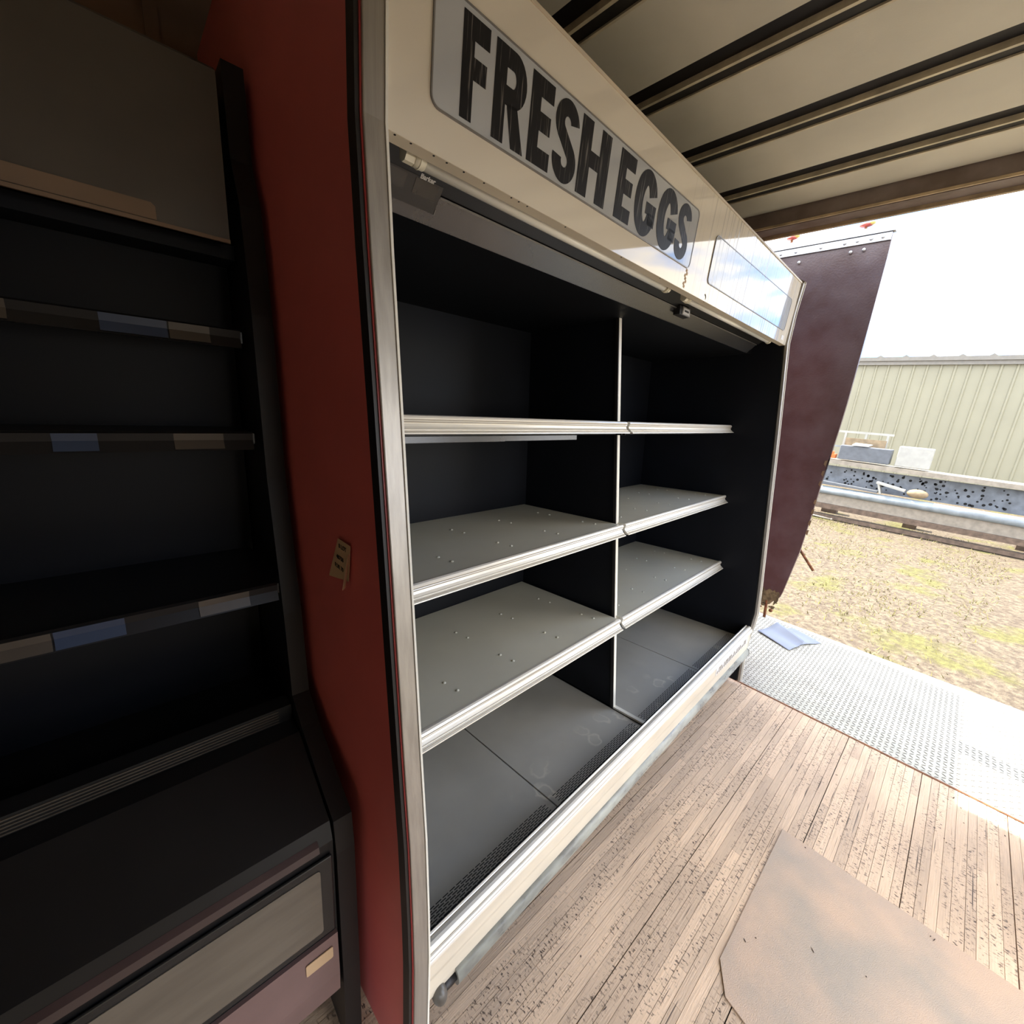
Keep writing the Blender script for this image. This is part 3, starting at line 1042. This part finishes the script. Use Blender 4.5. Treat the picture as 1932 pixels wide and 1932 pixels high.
# --- shelves
def nose_profile(y0, z0):
    """ogee price rail, swept along x"""
    o = [(0.010, 0.000), (0.0, 0.0015), (-0.006, -0.001), (-0.009, -0.006), (-0.008, -0.010), (-0.0055, -0.0115), (-0.007, -0.0150),
         (-0.0045, -0.0170), (-0.003, -0.021), (-0.005, -0.027), (-0.010, -0.0325), (-0.014, -0.0340), (-0.0135, -0.0365), (-0.019, -0.0385),
         (-0.0185, -0.0405), (-0.024, -0.0425), (-0.0245, -0.0455), (-0.010, -0.0450), (0.004, -0.030), (0.010, -0.030)]
    return [(y0+a, z0+b) for a, b in o]


def shelf(x0, x1, y0, z0, label, rivets):
    tr = MB().box(x0, x1, y0+0.008, 0.795, z0-0.026, z0-0.001)
    s = tr.build('shelf', M['shelf'], case)
    tag(s, label)
    mb = MB()
    pr = nose_profile(y0, z0)
    n = len(pr)
    vs = [(x, a, b) for x in (x0-0.002, x1+0.003) for a, b in pr]
    mb.add(vs, [(i, (i+1) % n, n+(i+1) % n, n+i) for i in range(n)])
    mb.add(vs, [tuple(range(n))[::-1], tuple(range(n, 2*n))])
    mb.build('price_rail', M['alu'], s)
    gv = MB()
    for a, b in ((-0.0083, -0.0103), (-0.0062, -0.0163), (-0.0125, -0.0345), (-0.0180, -0.0392)):
        gv.box(x0, x1+0.001, y0+a-0.0012, y0+a+0.001, z0+b-0.0009, z0+b+0.0009)
    gv.build('groove_shade', M['groove_shade'], s)  # thin dark lines laid on the rail as painted crease shade
    br = MB()
    br.box(x0-0.001, x0+0.003, y0+0.012, 0.79, z0-0.055, z0-0.026).box(x1-0.003, x1+0.001, y0+0.012, 0.79, z0-0.055, z0-0.026)
    br.box(x0+0.02, x1-0.02, y0+0.03, y0+0.07, z0-0.052, z0-0.027)
    br.build('bracket', M['gasket'], s)
    if rivets:
        rv = MB()
        for cx in rivets:
            for yy, dx in ((y0+0.147, 0.0), (y0+0.085, 0.008), (y0+0.33, -0.01), (y0+0.395, -0.02)):
                rv.ball((cx+dx, yy, z0-0.001), 0.0062, 10, 6, scale=(1.0, 1.0, 0.75))
        rv.build('rivets', M['shelf'], s)['kind'] = 'stuff'
    return s


near_r = [0.085, 0.340, 0.597, 0.853, 1.11]
far_r = [1.32, 1.567, 1.825, 2.08, 2.33]
shelf(0.005, 1.196, 0.2300, 1.6880, 'top shelf of the near bay', None)
shelf(1.222, 2.437, 0.2300, 1.6880, 'top shelf of the far bay', None)
shelf(0.005, 1.196, 0.2090, 1.2510, 'middle shelf of the near bay', near_r)
shelf(1.222, 2.437, 0.2090, 1.2510, 'middle shelf of the far bay', far_r)
sn = shelf(0.005, 1.196, 0.1830, 0.8150, 'lowest shelf of the near bay', near_r)
shelf(1.222, 2.437, 0.1830, 0.8150, 'lowest shelf of the far bay', far_r)
# loose lamp strips under the top near shelf, small bent clip on the lowest rail
sl = MB().box(0.05, 0.90, 0.256, 0.285, 1.618, 1.634).box(0.05, 0.60, 0.33, 0.36, 1.612, 1.626)
sl.build('under_shelf_channel', M['valance'], case)
MB().tube((0.062, 0.165, 0.797), (0.057, 0.160, 0.776), 0.0016, 8).tube((0.057, 0.160, 0.776), (0.046, 0.158, 0.768), 0.0016, 8).build('clip', M['alu'], sn)

# --- deck pans with air slots
for x0, x1 in ((0.006, 0.606), (0.611, 1.206), (1.231, 1.838), (1.843, 2.443)):
    p = MB().box(x0, x1, -0.013, 0.79, 0.336, 0.348).build('deck_pan', M['pan'], case, 0.001)
    sl = MB()
    for rI in range(7):
        yy = 0.0715-0.0065*rI
        xx = x0+0.018+(0.012 if rI % 2 else 0)
        while xx+0.019 < x1-0.016:
            sl.box(xx, xx+0.0185, yy-0.00125, yy+0.00125, 0.3478, 0.3484)
            xx += 0.0240
    sl.build('air_slots', M['slot'], p)['kind'] = 'stuff'

# --- front rail, kick panel, bumper
rail = [(-0.019, 0.4330), (-0.022, 0.4360), (-0.026, 0.4345), (-0.029, 0.4310), (-0.033, 0.4330), (-0.040, 0.4350), (-0.047, 0.4335), (-0.052, 0.4290),
        (-0.0535, 0.4245), (-0.0525, 0.4220), (-0.0575, 0.4205), (-0.0600, 0.4160), (-0.0585, 0.4130), (-0.0615, 0.4100), (-0.0620, 0.4030), (-0.0590, 0.3990),
        (-0.054, 0.3985), (-0.052, 0.410), (-0.030, 0.415), (-0.022, 0.415), (-0.019, 0.42)]
fr_ = MB()
n = len(rail)
vs = [(x, a, b) for x in (0.004, 2.446) for a, b in rail]
fr_.add(vs, [(i, (i+1) % n, n+(i+1) % n, n+i) for i in range(n)])
fr_.add(vs, [tuple(range(n))[::-1], tuple(range(n, 2*n))])
fro = fr_.build('front_rail', M['alu'], case)
tag(fro, 'ribbed pale aluminium nose rail')
gv = MB()
for a, b in ((-0.0285, 0.4318), (-0.0532, 0.4232), (-0.0590, 0.4138)):
    gv.box(0.004, 2.446, a-0.001, a+0.001, b-0.001, b+0.001)
gv.build('groove_shade', M['groove_shade'], fro)  # dark lines painting shade into the nose rail's ribs
MB().box(0.004, 2.446, -0.0185, -0.0145, 0.335, 0.432).build('rail_liner', M['black'], case)
kp = MB()
kpr = [(-0.0545, 0.3990), (-0.0530, 0.345), (-0.0500, 0.330), (-0.0480, 0.285), (-0.0455, 0.262), (-0.030, 0.255), (-0.012, 0.255), (-0.012, 0.3990)]
kp.prism_x(kpr, 0.004, 2.446)
kpo = kp.build('kick_panel', M['kick'], case)
kt = MB().prism_x([(-0.0563, 0.392), (-0.0548, 0.345), (-0.053, 0.345), (-0.0545, 0.392)], 1.86, 2.38).build('embossed_strip', M['sticker'], kpo)
em = MB()
xx = 1.875
random.seed(3)
while xx < 2.36:
    h_ = random.choice((0, 1, 2))
    em.box(xx, xx+0.010, -0.0568, -0.0552, 0.353, 0.383 if h_ else 0.368)
    if h_ == 2:
        em.box(xx+0.010, xx+0.018, -0.0568, -0.0552, 0.372, 0.383)
    xx += 0.026
em.build('embossing', M['rk_beige'], kt)['kind'] = 'stuff'

bm_ = MB()
bprof = [(-0.044+0.0245*math.cos(a)*0.8, 0.2530+0.0280*math.sin(a)) for a in [2*PI*k/20 for k in range(20)]]
bm_.prism_x(bprof, 0.098, 2.452, smooth=True)
bmo = bm_.build('bumper', M['bumper'], case)
tag(bmo, 'scuffed grey rounded bumper')
MB().prism_x([(-0.040+0.017*math.cos(2*PI*k/12), 0.2545+0.013*math.sin(2*PI*k/12)) for k in range(12)], 0.04, 0.098, smooth=True).build('bumper_core', M['gasket'], bmo)
bc = MB()
bc.ball((0.048, -0.047, 0.2535), 0.0265, 18, 12, scale=(0.72, 0.86, 1.05))
bc.build('end_cap', M['bumper_cap'], bmo)
MB().prism_x([(-0.044+0.0255*math.cos(2*PI*k/20)*0.8, 0.2530+0.0292*math.sin(2*PI*k/20)) for k in range(20)], 2.440, 2.4445, smooth=True).build('joint_ring', M['gasket'], bmo)

# --- note on the near end panel
tilt = [(0.167, 1.418), (0.092, 1.424), (0.126, 1.343), (0.238, 1.316)]
mb = MB()
vsn = [panel_pt(y, z, 0.004) for y, z in [(0.168, 1.424), (0.108, 1.420), (0.126, 1.338), (0.232, 1.322)]]
mb.poly(vsn, (-0.0008, 0, 0))
no = mb.build('sheet', M['note'], nt_)
fl = MB().poly([panel_pt(0.112, 1.402, 0.005), panel_pt(0.104, 1.404, 0.012), panel_pt(0.118, 1.325, 0.022), panel_pt(0.132, 1.323, 0.010)], (-0.0006, 0, 0))
fl.build('curled_edge', M['note'], nt_)
fr2 = frame(panel_pt(0.165, 1.405, 0.0056), (0, -1, -0.08), (0, -0.1, 1))
text_part('8 LOT', 0.014, nt_, fr2, M['ink'], 'handwriting')
text_part('48758', 0.014, nt_, frame(panel_pt(0.180, 1.378, 0.0056), (0, -1, -0.08), (0, -0.1, 1)), M['ink'], 'handwriting')
text_part('FOR 70', 0.014, nt_, frame(panel_pt(0.192, 1.356, 0.0056), (0, -1, -0.08), (0, -0.1, 1)), M['ink'], 'handwriting')

# ================================================================== SECOND CASE (left, in shadow)
lc = empty('shadowed_case', (-1.6, 0.6, 0))
tag(lc, 'second black refrigerated display case standing in the shade beside the red panel', 'display case')
XA, XB = -2.75, -0.128        # inner span
LP = [(2.385, 0.655), (2.20, 0.640), (2.10, 0.590), (1.877, 0.560), (1.503, 0.538), (1.16, 0.475), (0.930, 0.450), (0.880, 0.380), (0.813, 0.263),
      (0.767, 0.172), (0.68, 0.160), (0.29, 0.150), (0.01, 0.150)]


def L_(o):
    """parent to the second case, keeping world coordinates"""
    o.parent = lc
    o.location = (1.6, -0.6, 0)
    return o


def lslab(x0, x1, dy):
    mb = MB()
    for i in range(len(LP)-1):
        (za, ya), (zb, yb) = LP[i], LP[i+1]
        mb.prism_x([(ya+dy, za), (yb+dy, zb), (0.80, zb), (0.80, za)], x0, x1)
    return mb


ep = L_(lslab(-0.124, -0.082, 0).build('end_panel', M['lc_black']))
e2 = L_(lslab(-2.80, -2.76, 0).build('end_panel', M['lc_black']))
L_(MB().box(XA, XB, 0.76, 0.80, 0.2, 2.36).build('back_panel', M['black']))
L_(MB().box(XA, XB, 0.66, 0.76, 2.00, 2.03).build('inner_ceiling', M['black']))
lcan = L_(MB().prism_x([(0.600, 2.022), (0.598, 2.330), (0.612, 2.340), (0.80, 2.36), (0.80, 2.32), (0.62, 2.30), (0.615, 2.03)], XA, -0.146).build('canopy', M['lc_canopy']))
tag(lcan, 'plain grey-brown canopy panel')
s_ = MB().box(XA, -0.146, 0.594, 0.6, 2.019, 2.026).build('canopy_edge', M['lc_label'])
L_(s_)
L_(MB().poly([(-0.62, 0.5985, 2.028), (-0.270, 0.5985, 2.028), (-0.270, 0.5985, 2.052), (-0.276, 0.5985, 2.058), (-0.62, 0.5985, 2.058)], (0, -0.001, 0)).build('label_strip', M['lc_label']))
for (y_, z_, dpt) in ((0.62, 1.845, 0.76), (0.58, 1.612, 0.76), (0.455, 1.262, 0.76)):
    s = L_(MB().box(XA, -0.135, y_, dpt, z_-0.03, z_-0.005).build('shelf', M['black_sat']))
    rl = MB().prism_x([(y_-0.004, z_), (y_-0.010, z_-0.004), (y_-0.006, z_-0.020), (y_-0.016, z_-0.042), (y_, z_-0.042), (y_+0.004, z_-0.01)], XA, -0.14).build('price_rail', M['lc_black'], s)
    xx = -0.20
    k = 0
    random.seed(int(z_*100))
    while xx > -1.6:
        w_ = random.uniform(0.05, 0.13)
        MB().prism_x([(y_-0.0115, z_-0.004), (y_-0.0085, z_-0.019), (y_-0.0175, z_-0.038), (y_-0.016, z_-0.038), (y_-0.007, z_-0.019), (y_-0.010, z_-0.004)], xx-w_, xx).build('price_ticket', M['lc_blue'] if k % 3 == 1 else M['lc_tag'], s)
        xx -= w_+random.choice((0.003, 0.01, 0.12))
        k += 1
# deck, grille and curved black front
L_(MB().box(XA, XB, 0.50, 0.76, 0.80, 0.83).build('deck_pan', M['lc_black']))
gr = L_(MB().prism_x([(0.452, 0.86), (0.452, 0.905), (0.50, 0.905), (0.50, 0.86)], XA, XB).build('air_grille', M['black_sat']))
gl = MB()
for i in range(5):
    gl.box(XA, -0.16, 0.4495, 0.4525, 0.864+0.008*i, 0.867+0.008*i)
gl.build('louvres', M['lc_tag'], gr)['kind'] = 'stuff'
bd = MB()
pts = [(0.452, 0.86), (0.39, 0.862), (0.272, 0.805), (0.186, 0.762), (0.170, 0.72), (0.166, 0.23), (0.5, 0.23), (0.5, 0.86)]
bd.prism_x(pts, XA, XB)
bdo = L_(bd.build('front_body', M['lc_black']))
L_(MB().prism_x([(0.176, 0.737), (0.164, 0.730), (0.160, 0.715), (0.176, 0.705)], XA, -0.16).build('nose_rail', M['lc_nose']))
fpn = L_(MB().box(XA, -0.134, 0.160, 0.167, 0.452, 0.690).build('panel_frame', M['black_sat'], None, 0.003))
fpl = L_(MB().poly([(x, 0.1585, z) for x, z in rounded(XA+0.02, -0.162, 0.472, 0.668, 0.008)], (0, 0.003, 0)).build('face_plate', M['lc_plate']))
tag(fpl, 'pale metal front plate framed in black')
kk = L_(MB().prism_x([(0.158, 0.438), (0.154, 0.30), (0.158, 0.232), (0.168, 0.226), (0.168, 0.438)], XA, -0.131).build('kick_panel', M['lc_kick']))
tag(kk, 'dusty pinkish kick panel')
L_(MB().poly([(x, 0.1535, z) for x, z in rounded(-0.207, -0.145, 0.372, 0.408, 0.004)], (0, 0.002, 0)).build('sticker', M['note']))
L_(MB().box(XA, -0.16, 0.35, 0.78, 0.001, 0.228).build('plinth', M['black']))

# ================================================================== REAR: tail ramp, door, papers
ramp = MB().box(2.522, 3.755, -1.55, 0.95, -0.045, 0.0).build('tail_ramp', M['plate'])
tag(ramp, 'aluminium checker-plate tail ramp outside the rear opening', 'ramp')
lg = MB()
pt = 0.0262
nx = int(1.22/pt)
ny = int(2.48/pt)
for i in range(nx):
    for j in range(ny):
        cx_, cy_ = 2.535+i*pt, -1.54+j*pt+0.004
        a = 0.62 if (i+j) % 2 else -0.62
        a += PI/2
        c, s = math.cos(a), math.sin(a)
        hl, hw = 0.0122, 0.0026
        base = [(-hl, 0), (-hl*0.5, -hw), (hl*0.5, -hw), (hl, 0), (hl*0.5, hw), (-hl*0.5, hw)]
        top = [(-hl*0.5, 0), (hl*0.5, 0)]
        vs = [(cx_+c*u-s*v, cy_+s*u+c*v, 0.0) for u, v in base]+[(cx_+c*u-s*v, cy_+s*u+c*v, 0.0026) for u, v in top]
        lg.add(vs, [(0, 1, 6), (1, 2, 7, 6), (2, 3, 7), (3, 4, 7), (4, 5, 6, 7), (5, 0, 6)])
me = bpy.data.meshes.new('tread_lugs')
me.from_pydata(lg.v, [], lg.f)
me.materials.append(M['lug'])
lgo = bpy.data.objects.new('tread_lugs', me)
COL.objects.link(lgo)
lgo.parent = ramp
lgo['kind'] = 'stuff'
MB().box(3.755, 3.775, -1.55, 0.95, -0.05, 0.002).build('edge_bar', M['galv'], ramp)


def paper(name, label, c0, c1, c2, c3, roll):
    """sheet with corners c0..c3 on the plate; the c1-c2 side lifts and rolls back"""
    n = 14
    vs, fs = [], []
    for i in range(n+1):
        u = i/n
        for j in range(6):
            v = j/5
            a = [c0[k]*(1-v)+c3[k]*v for k in (0, 1)]
            b = [c1[k]*(1-v)+c2[k]*v for k in (0, 1)]
            x = a[0]*(1-u)+b[0]*u
            y = a[1]*(1-u)+b[1]*u
            zz = 0.005+0.006*math.sin(u*4+v*1.5)**2 + roll*max(0, u-0.55)**1.5
            vs.append((x, y, zz))
    for i in range(n):
        for j in range(5):
            fs.append((6*i+j, 6*i+j+1, 6*i+j+7, 6*i+j+6))
    o = MB().add(vs, fs, 0, True).build(name, M['paper'])
    md = o.modifiers.new('s', 'SOLIDIFY')
    md.thickness = 0.0007
    return tag(o, label, 'paper')


paper('paper_sheet', 'pale blue-white sheet with a lifted edge on the checker plate, nearer the display case', (3.26, -0.01), (3.46, -0.06), (3.64, 0.185), (3.375, 0.255), 0.09)
paper('paper_sheet', 'second pale sheet with a white fold, lying under the lifted sheet on the ramp', (3.42, -0.035), (3.615, -0.148), (3.70, 0.06), (3.62, 0.15), 0.0)

leaf = MB().box(2.602, 3.86, 1.19, 1.225, 0.02, 2.80).build('added_shade_leaf', M['door'])  # added leaf, placed to keep the sun off the ramp
struct(leaf, 'added unseen leaf behind the hanging door, shading the tail ramp', 'door')
MB().box(2.602, 3.86, 1.18, 1.19, 2.66, 2.70).build('metal_strip', M['galv'], leaf)

# --- hanging maroon door panel
door = empty('door_1', (3.1, 0.6, 0.4))
struct(door, 'hanging maroon plywood rear door with a rotted bottom edge', 'door')


def D_(o):
    o.parent = door
    o.location = (-3.1, -0.6, -0.4)
    return o


random.seed(12)
edge = [(1.20, 2.872), (1.20, 0.38)]
ys = 1.15
bt = []
while ys > 0.13:
    bt.append((ys, 0.372+random.uniform(-0.022, 0.028)))
    ys -= random.uniform(0.012, 0.035)
rightedge = [(0.104, 0.452), (0.094, 0.50), (0.075, 0.66), (0.055, 0.838), (0.042, 1.118), (0.036, 1.30), (0.031, 1.487), (0.022, 1.60), (0.016, 1.735), (0.012, 1.87), (0.008, 2.37), (0.008, 2.70), (0.012, 2.872)]
outline = edge+bt+rightedge
bmd = bmesh.new()
vv = [bmd.verts.new((3.1, y, z)) for y, z in outline]
f_ = bmd.faces.new(vv)
bmesh.ops.triangulate(bmd, faces=[f_])
ex = bmesh.ops.extrude_face_region(bmd, geom=bmd.faces[:])
bmesh.ops.translate(bmd, verts=[g for g in ex['geom'] if isinstance(g, bmesh.types.BMVert)], vec=(0.024, 0, 0))
bmesh.ops.recalc_face_normals(bmd, faces=bmd.faces[:])
dm = bpy.data.meshes.new('door_board')
bmd.to_mesh(dm)
dm.materials.append(M['door'])
do = bpy.data.objects.new('door_board', dm)
COL.objects.link(do)
D_(do)
rt = MB()
random.seed(8)
for i in range(110):
    yy = random.uniform(0.115, 1.15)
    zz = 0.375+random.uniform(-0.03, 0.03)
    s_ = random.uniform(0.005, 0.016)
    rt.ball((3.099, yy, zz), s_, 7, 5, scale=(0.25, 1.4, random.uniform(0.5, 1.3)))
yy = 0.108
while yy < 1.14:
    w_ = random.uniform(0.02, 0.045)
    za, zb = 0.47+random.uniform(-0.015, 0.025), 0.47+random.uniform(-0.015, 0.025)
    lo = 0.375 if yy > 0.15 else 0.42
    rt.poly([(3.0995, yy, lo), (3.0995, yy+w_, 0.375), (3.0995, yy+w_, zb), (3.0995, yy+w_*0.5, max(za, zb)+0.012), (3.0995, yy, za)], (-0.0015, 0, 0))
    yy += w_
rto = D_(rt.build('rotten_edge', M['rot']))
rto['kind'] = 'stuff'
sp_ = MB()
for zz in (0.98, 1.05, 1.13, 1.20, 1.33, 1.40, 1.47):
    sp_.poly([(3.0985, 0.036, zz-0.02), (3.0985, 0.050, zz-0.005), (3.0985, 0.046, zz+0.018), (3.0985, 0.034, zz+0.022)], (-0.002, 0, 0))
D_(sp_.build('splintered_edge', M['rk_tan']))['kind'] = 'stuff'
D_(MB().box(3.090, 3.099, 0.012, 1.18, 2.797, 2.838).build('metal_strip', M['galv']))
D_(MB().box(3.086, 3.128, 0.000, 1.20, 2.843, 2.878).build('top_rail', M['galv']))
for yy, zz in ((0.235, 2.817), (0.172, 2.818), (0.105, 2.818), (0.050, 2.818), (0.59, 2.817), (0.50, 2.817), (0.36, 2.817), (0.130, 2.765), (0.195, 2.762), (0.47, 2.75), (0.56, 2.745)):
    D_(MB().ball((3.091, yy, zz), 0.010, 10, 6, scale=(0.6, 1, 1)).build('bolt', M['galv']))
for yy, zz in ((0.545, 2.912), (0.150, 2.905)):
    hg = D_(MB().ball((3.105, yy, zz), 0.026, 12, 8, scale=(0.8, 1.4, 0.5)).build('hinge_lamp', M['hinge_red']))
    MB().ball((3.102, yy-0.022, zz+0.004), 0.019, 10, 6, scale=(0.8, 1.2, 0.6)).build('lens', M['hinge_yel'], hg)
    MB().box(3.098, 3.112, yy-0.006, yy+0.006, 2.87, 2.905).build('hinge_pin', M['rust'], hg)
D_(MB().box(2.58, 3.13, 0.96, 1.00, 2.885, 2.905).box(2.58, 2.60, 0.96, 1.00, 2.80, 2.89).box(3.10, 3.12, 0.96, 1.00, 2.85, 2.89).build('hanger', M['rust']))
D_(MB().tube((3.105, 0.180, 0.40), (3.105, 0.171, 0.262), 0.010, 10).ball((3.105, 0.215, 0.335), 0.011).ball((3.105, 0.140, 0.330), 0.014).build('drop_bolt', M['rust']))
D_(MB().tube((3.135, 0.16, 0.86), (3.30, 0.101, 0.805), 0.010, 10).tube((3.30, 0.101, 0.805), (3.30, -0.018, 0.667), 0.0095, 10).build('latch_bar', M['rust']))

# ================================================================== OUTSIDE
GZ = -1.05
g = MB()
g.add([(2.0, -30, GZ), (60, -30, GZ), (60, 40, GZ), (2.0, 40, GZ), (-20, -30, GZ), (-20, 40, GZ)], [(0, 1, 2, 3), (4, 0, 3, 5)])
go = g.build('ground', M['ground'])
struct(go, 'sunlit yard of dry grass and bare dirt', 'ground')
random.seed(21)
gb = MB()
for i in range(9000):
    x = 5.0+11.0*random.random()**0.8
    y_ = random.uniform(-1.5, 3.2)*(0.35+x/16)
    cl = math.sin(x*1.7+1.3*y_)+math.sin(y_*2.9-x*0.6)
    if cl < 0.1 and random.random() < 0.75:
        continue
    h_ = random.uniform(0.02, 0.07)
    a = random.uniform(0, PI)
    w_ = random.uniform(0.004, 0.010)
    lx, ly = random.uniform(-0.05, 0.05), random.uniform(-0.05, 0.05)
    gb.v += [(x-w_*math.cos(a), y_-w_*math.sin(a), GZ), (x+w_*math.cos(a), y_+w_*math.sin(a), GZ), (x+lx, y_+ly, GZ+h_)]
    n_ = len(gb.v)
    gb.f.append([n_-3, n_-2, n_-1])
me = bpy.data.meshes.new('grass')
me.from_pydata(gb.v, [], gb.f)
me.materials.append(M['grass'])
gob = bpy.data.objects.new('grass', me)
COL.objects.link(gob)
tag(gob, 'short yellow-green tufts of grass in the sunlit yard', 'grass', kind='stuff')

# --- warehouse
wh = empty('warehouse', (25, 3, GZ))
tag(wh, 'cream ribbed metal warehouse behind the stacked scrap', 'building')


def rel(o, par, loc):
    o.parent = par
    o.location = (-loc[0], -loc[1], -loc[2])
    return o


WL = (25, 3, GZ)
HT = 4.40
wb_ = MB().box(25.05, 34, -14, 14, GZ, HT)
rel(wb_.build('wall_core', M['cladding']), wh, WL)
yy = -9.0
while yy < 8.0:
    mb = MB().box(25.03, 25.05, yy, yy+0.42, GZ, HT)
    mb.poly([(25.03, yy, GZ), (24.985, yy+0.03, GZ), (24.985, yy+0.08, GZ), (25.03, yy+0.11, GZ)], (0, 0, HT-GZ))
    rel(mb.build('cladding_sheet', M['cladding']), wh, WL)
    yy += 0.42
rel(MB().box(24.88, 25.08, -14, 14, HT, HT+0.28).box(24.8, 24.9, -14, 14, HT+0.16, HT+0.32).build('gutter', M['gutter']), wh, WL)
rb = MB()
yy = -8.0
while yy < 8:
    rb.prism_x([(yy, HT+0.32), (yy+0.12, HT+0.40), (yy+0.24, HT+0.32)], 24.82, 25.4)
    yy += 0.85
rel(rb.build('roof_ribs', M['gutter']), wh, WL)['kind'] = 'stuff'

# --- stacked scrap and racking at about fifteen metres


def yard(name, label, cat, mb, m, bevel=0.0, group=None):
    o = mb.build(name, m, None, bevel)
    tag(o, label, cat, group)
    return o


def beam(x, y0, z0a, y1, z1a, th, dx=0.25):
    """long member along y from (y0,z0a) to (y1,z1a); z given for the top edge"""
    return MB().poly([(x, y0, z0a), (x, y1, z1a), (x, y1, z1a-th), (x, y0, z0a-th)], (dx, 0, 0))


yard('support_stack', 'dark timber bearers under the scrap pile', 'timber', MB().box(16.2, 16.5, 1.9, 2.3, GZ, -0.60).box(16.2, 16.5, 0.0, 0.3, GZ, -0.60).box(16.2, 16.5, -2.2, -1.9, GZ, -0.60), M['rk_brown'])
yard('ground_plank', 'weathered plank lying on the grass below the pipes', 'plank', beam(15.0, 2.9, -0.93, -3.0, -0.93, 0.10, 0.2), M['rk_brown'])
yard('steel_channel', 'brown-grey steel channel under the pale pipe', 'steel beam', MB().prism_x([(-3.2, -0.60), (3.6, -0.60), (3.6, -0.32), (-3.2, -0.32)], 15.12, 15.5), M['rk_beige'])
yard('lower_steel_channel', 'second steel channel at the foot of the pile', 'steel beam', MB().prism_x([(-3.2, -0.74), (3.6, -0.74), (3.6, -0.60), (-3.2, -0.60)], 15.0, 15.4), M['rk_brown'])
yard('steel_pipe', 'pale blue-grey pipe running along the scrap pile', 'pipe', MB().tube((15.1, 3.6, -0.20), (15.1, -3.2, -0.20), 0.12, 16), M['rk_pipe'])
pp = yard('perforated_panel', 'blue-grey perforated steel panel under the beige beam', 'steel panel', MB().box(15.62, 15.70, -3.2, 3.6, -0.10, 0.49), M['rk_blue'])
hp = MB()
random.seed(5)
for i in range(150):
    yy, zz = random.uniform(-1.5, 3.0), random.uniform(-0.06, 0.46)
    hp.tube((15.615, yy, zz), (15.62, yy, zz), random.choice((0.018, 0.025, 0.035)), 8)
hpo = hp.build('holes', M['slot'], pp)
hpo['kind'] = 'stuff'
yard('shelf_plank', 'grey plank leaning on the pale pipe', 'plank', beam(15.02, 2.30, 0.06, 0.95, 0.0, 0.055, 0.25), M['rk_grey'])
yard('beige_beam', 'long beige rack beam above the perforated panel', 'steel beam', beam(15.3, 3.6, 0.72, -3.2, 0.62, 0.115, 0.8), M['rk_beige'])
gbx = yard('equipment_box', 'slate-grey long box lying on the beige beam', 'box', MB().box(15.35, 15.75, 0.92, 2.10, 0.735, 1.15), M['rk_grey'], 0.02)
yard('plywood_panel', 'tan panel edge standing behind the slate box', 'board', MB().box(15.85, 15.9, 1.15, 2.10, 0.735, 1.36), M['rk_tan'])
yard('white_sheet', 'white folded sheet lying on the slate box', 'sheet', MB().poly([(15.3, 1.83, 1.165), (15.3, 1.45, 1.165), (15.6, 1.40, 1.21), (15.6, 1.80, 1.22)], (0, 0, 0.02)), M['rk_white'])
yard('orange_crate', 'orange plastic crate on the beam beside the door edge', 'crate', MB().box(15.35, 15.6, 2.16, 2.42, 0.735, 0.86).box(15.36, 15.38, 2.2, 2.38, 0.86, 0.94), M['orange'], 0.02)
rf = yard('rack_frame', 'open white rack frame behind the slate box', 'rack', MB().box(16.1, 16.15, 1.05, 2.55, 1.50, 1.56), M['rk_white'])
for yy in (1.15, 1.65, 2.15, 2.48):
    MB().box(16.1, 16.15, yy, yy+0.05, 0.74, 1.50).build('upright', M['rk_white'], rf)
MB().box(16.12, 16.14, 1.1, 2.5, 1.05, 1.10).build('cross_bar', M['rk_pipe'], rf)
yard('white_cabinet', 'white metal cabinet at the right end of the beam', 'cabinet', MB().box(15.4, 15.8, 0.1, 0.80, 0.72, 1.27), M['rk_white'], 0.02)
ft = yard('frame_trolley', 'tilted white angle frame resting on the pipe', 'frame', MB().poly([(15.0, 1.02, 0.26), (15.0, 0.40, 0.14), (15.0, 0.40, 0.09), (15.0, 1.02, 0.21)], (0.3, 0, 0)), M['rk_white'])
MB().poly([(15.02, 1.0, 0.22), (15.02, 0.90, -0.06), (15.02, 0.86, -0.06), (15.02, 0.95, 0.22)], (0.28, 0, 0)).build('leg', M['rk_white'], ft)
yard('yellow_ring', 'tan rounded cover lying on the pipe', 'cover', MB().ball((15.1, 0.14, 0.085), 0.22, 18, 10, scale=(0.6, 1.0, 0.55)), M['rk_tan'])
yard('loose_pole', 'thin pale pole on the grass below the pile', 'pole', MB().tube((14.75, 2.35, -0.955), (14.6, 1.75, -0.955), 0.022, 8).ball((14.6, 1.72, -0.955), 0.03), M['rk_beige'])
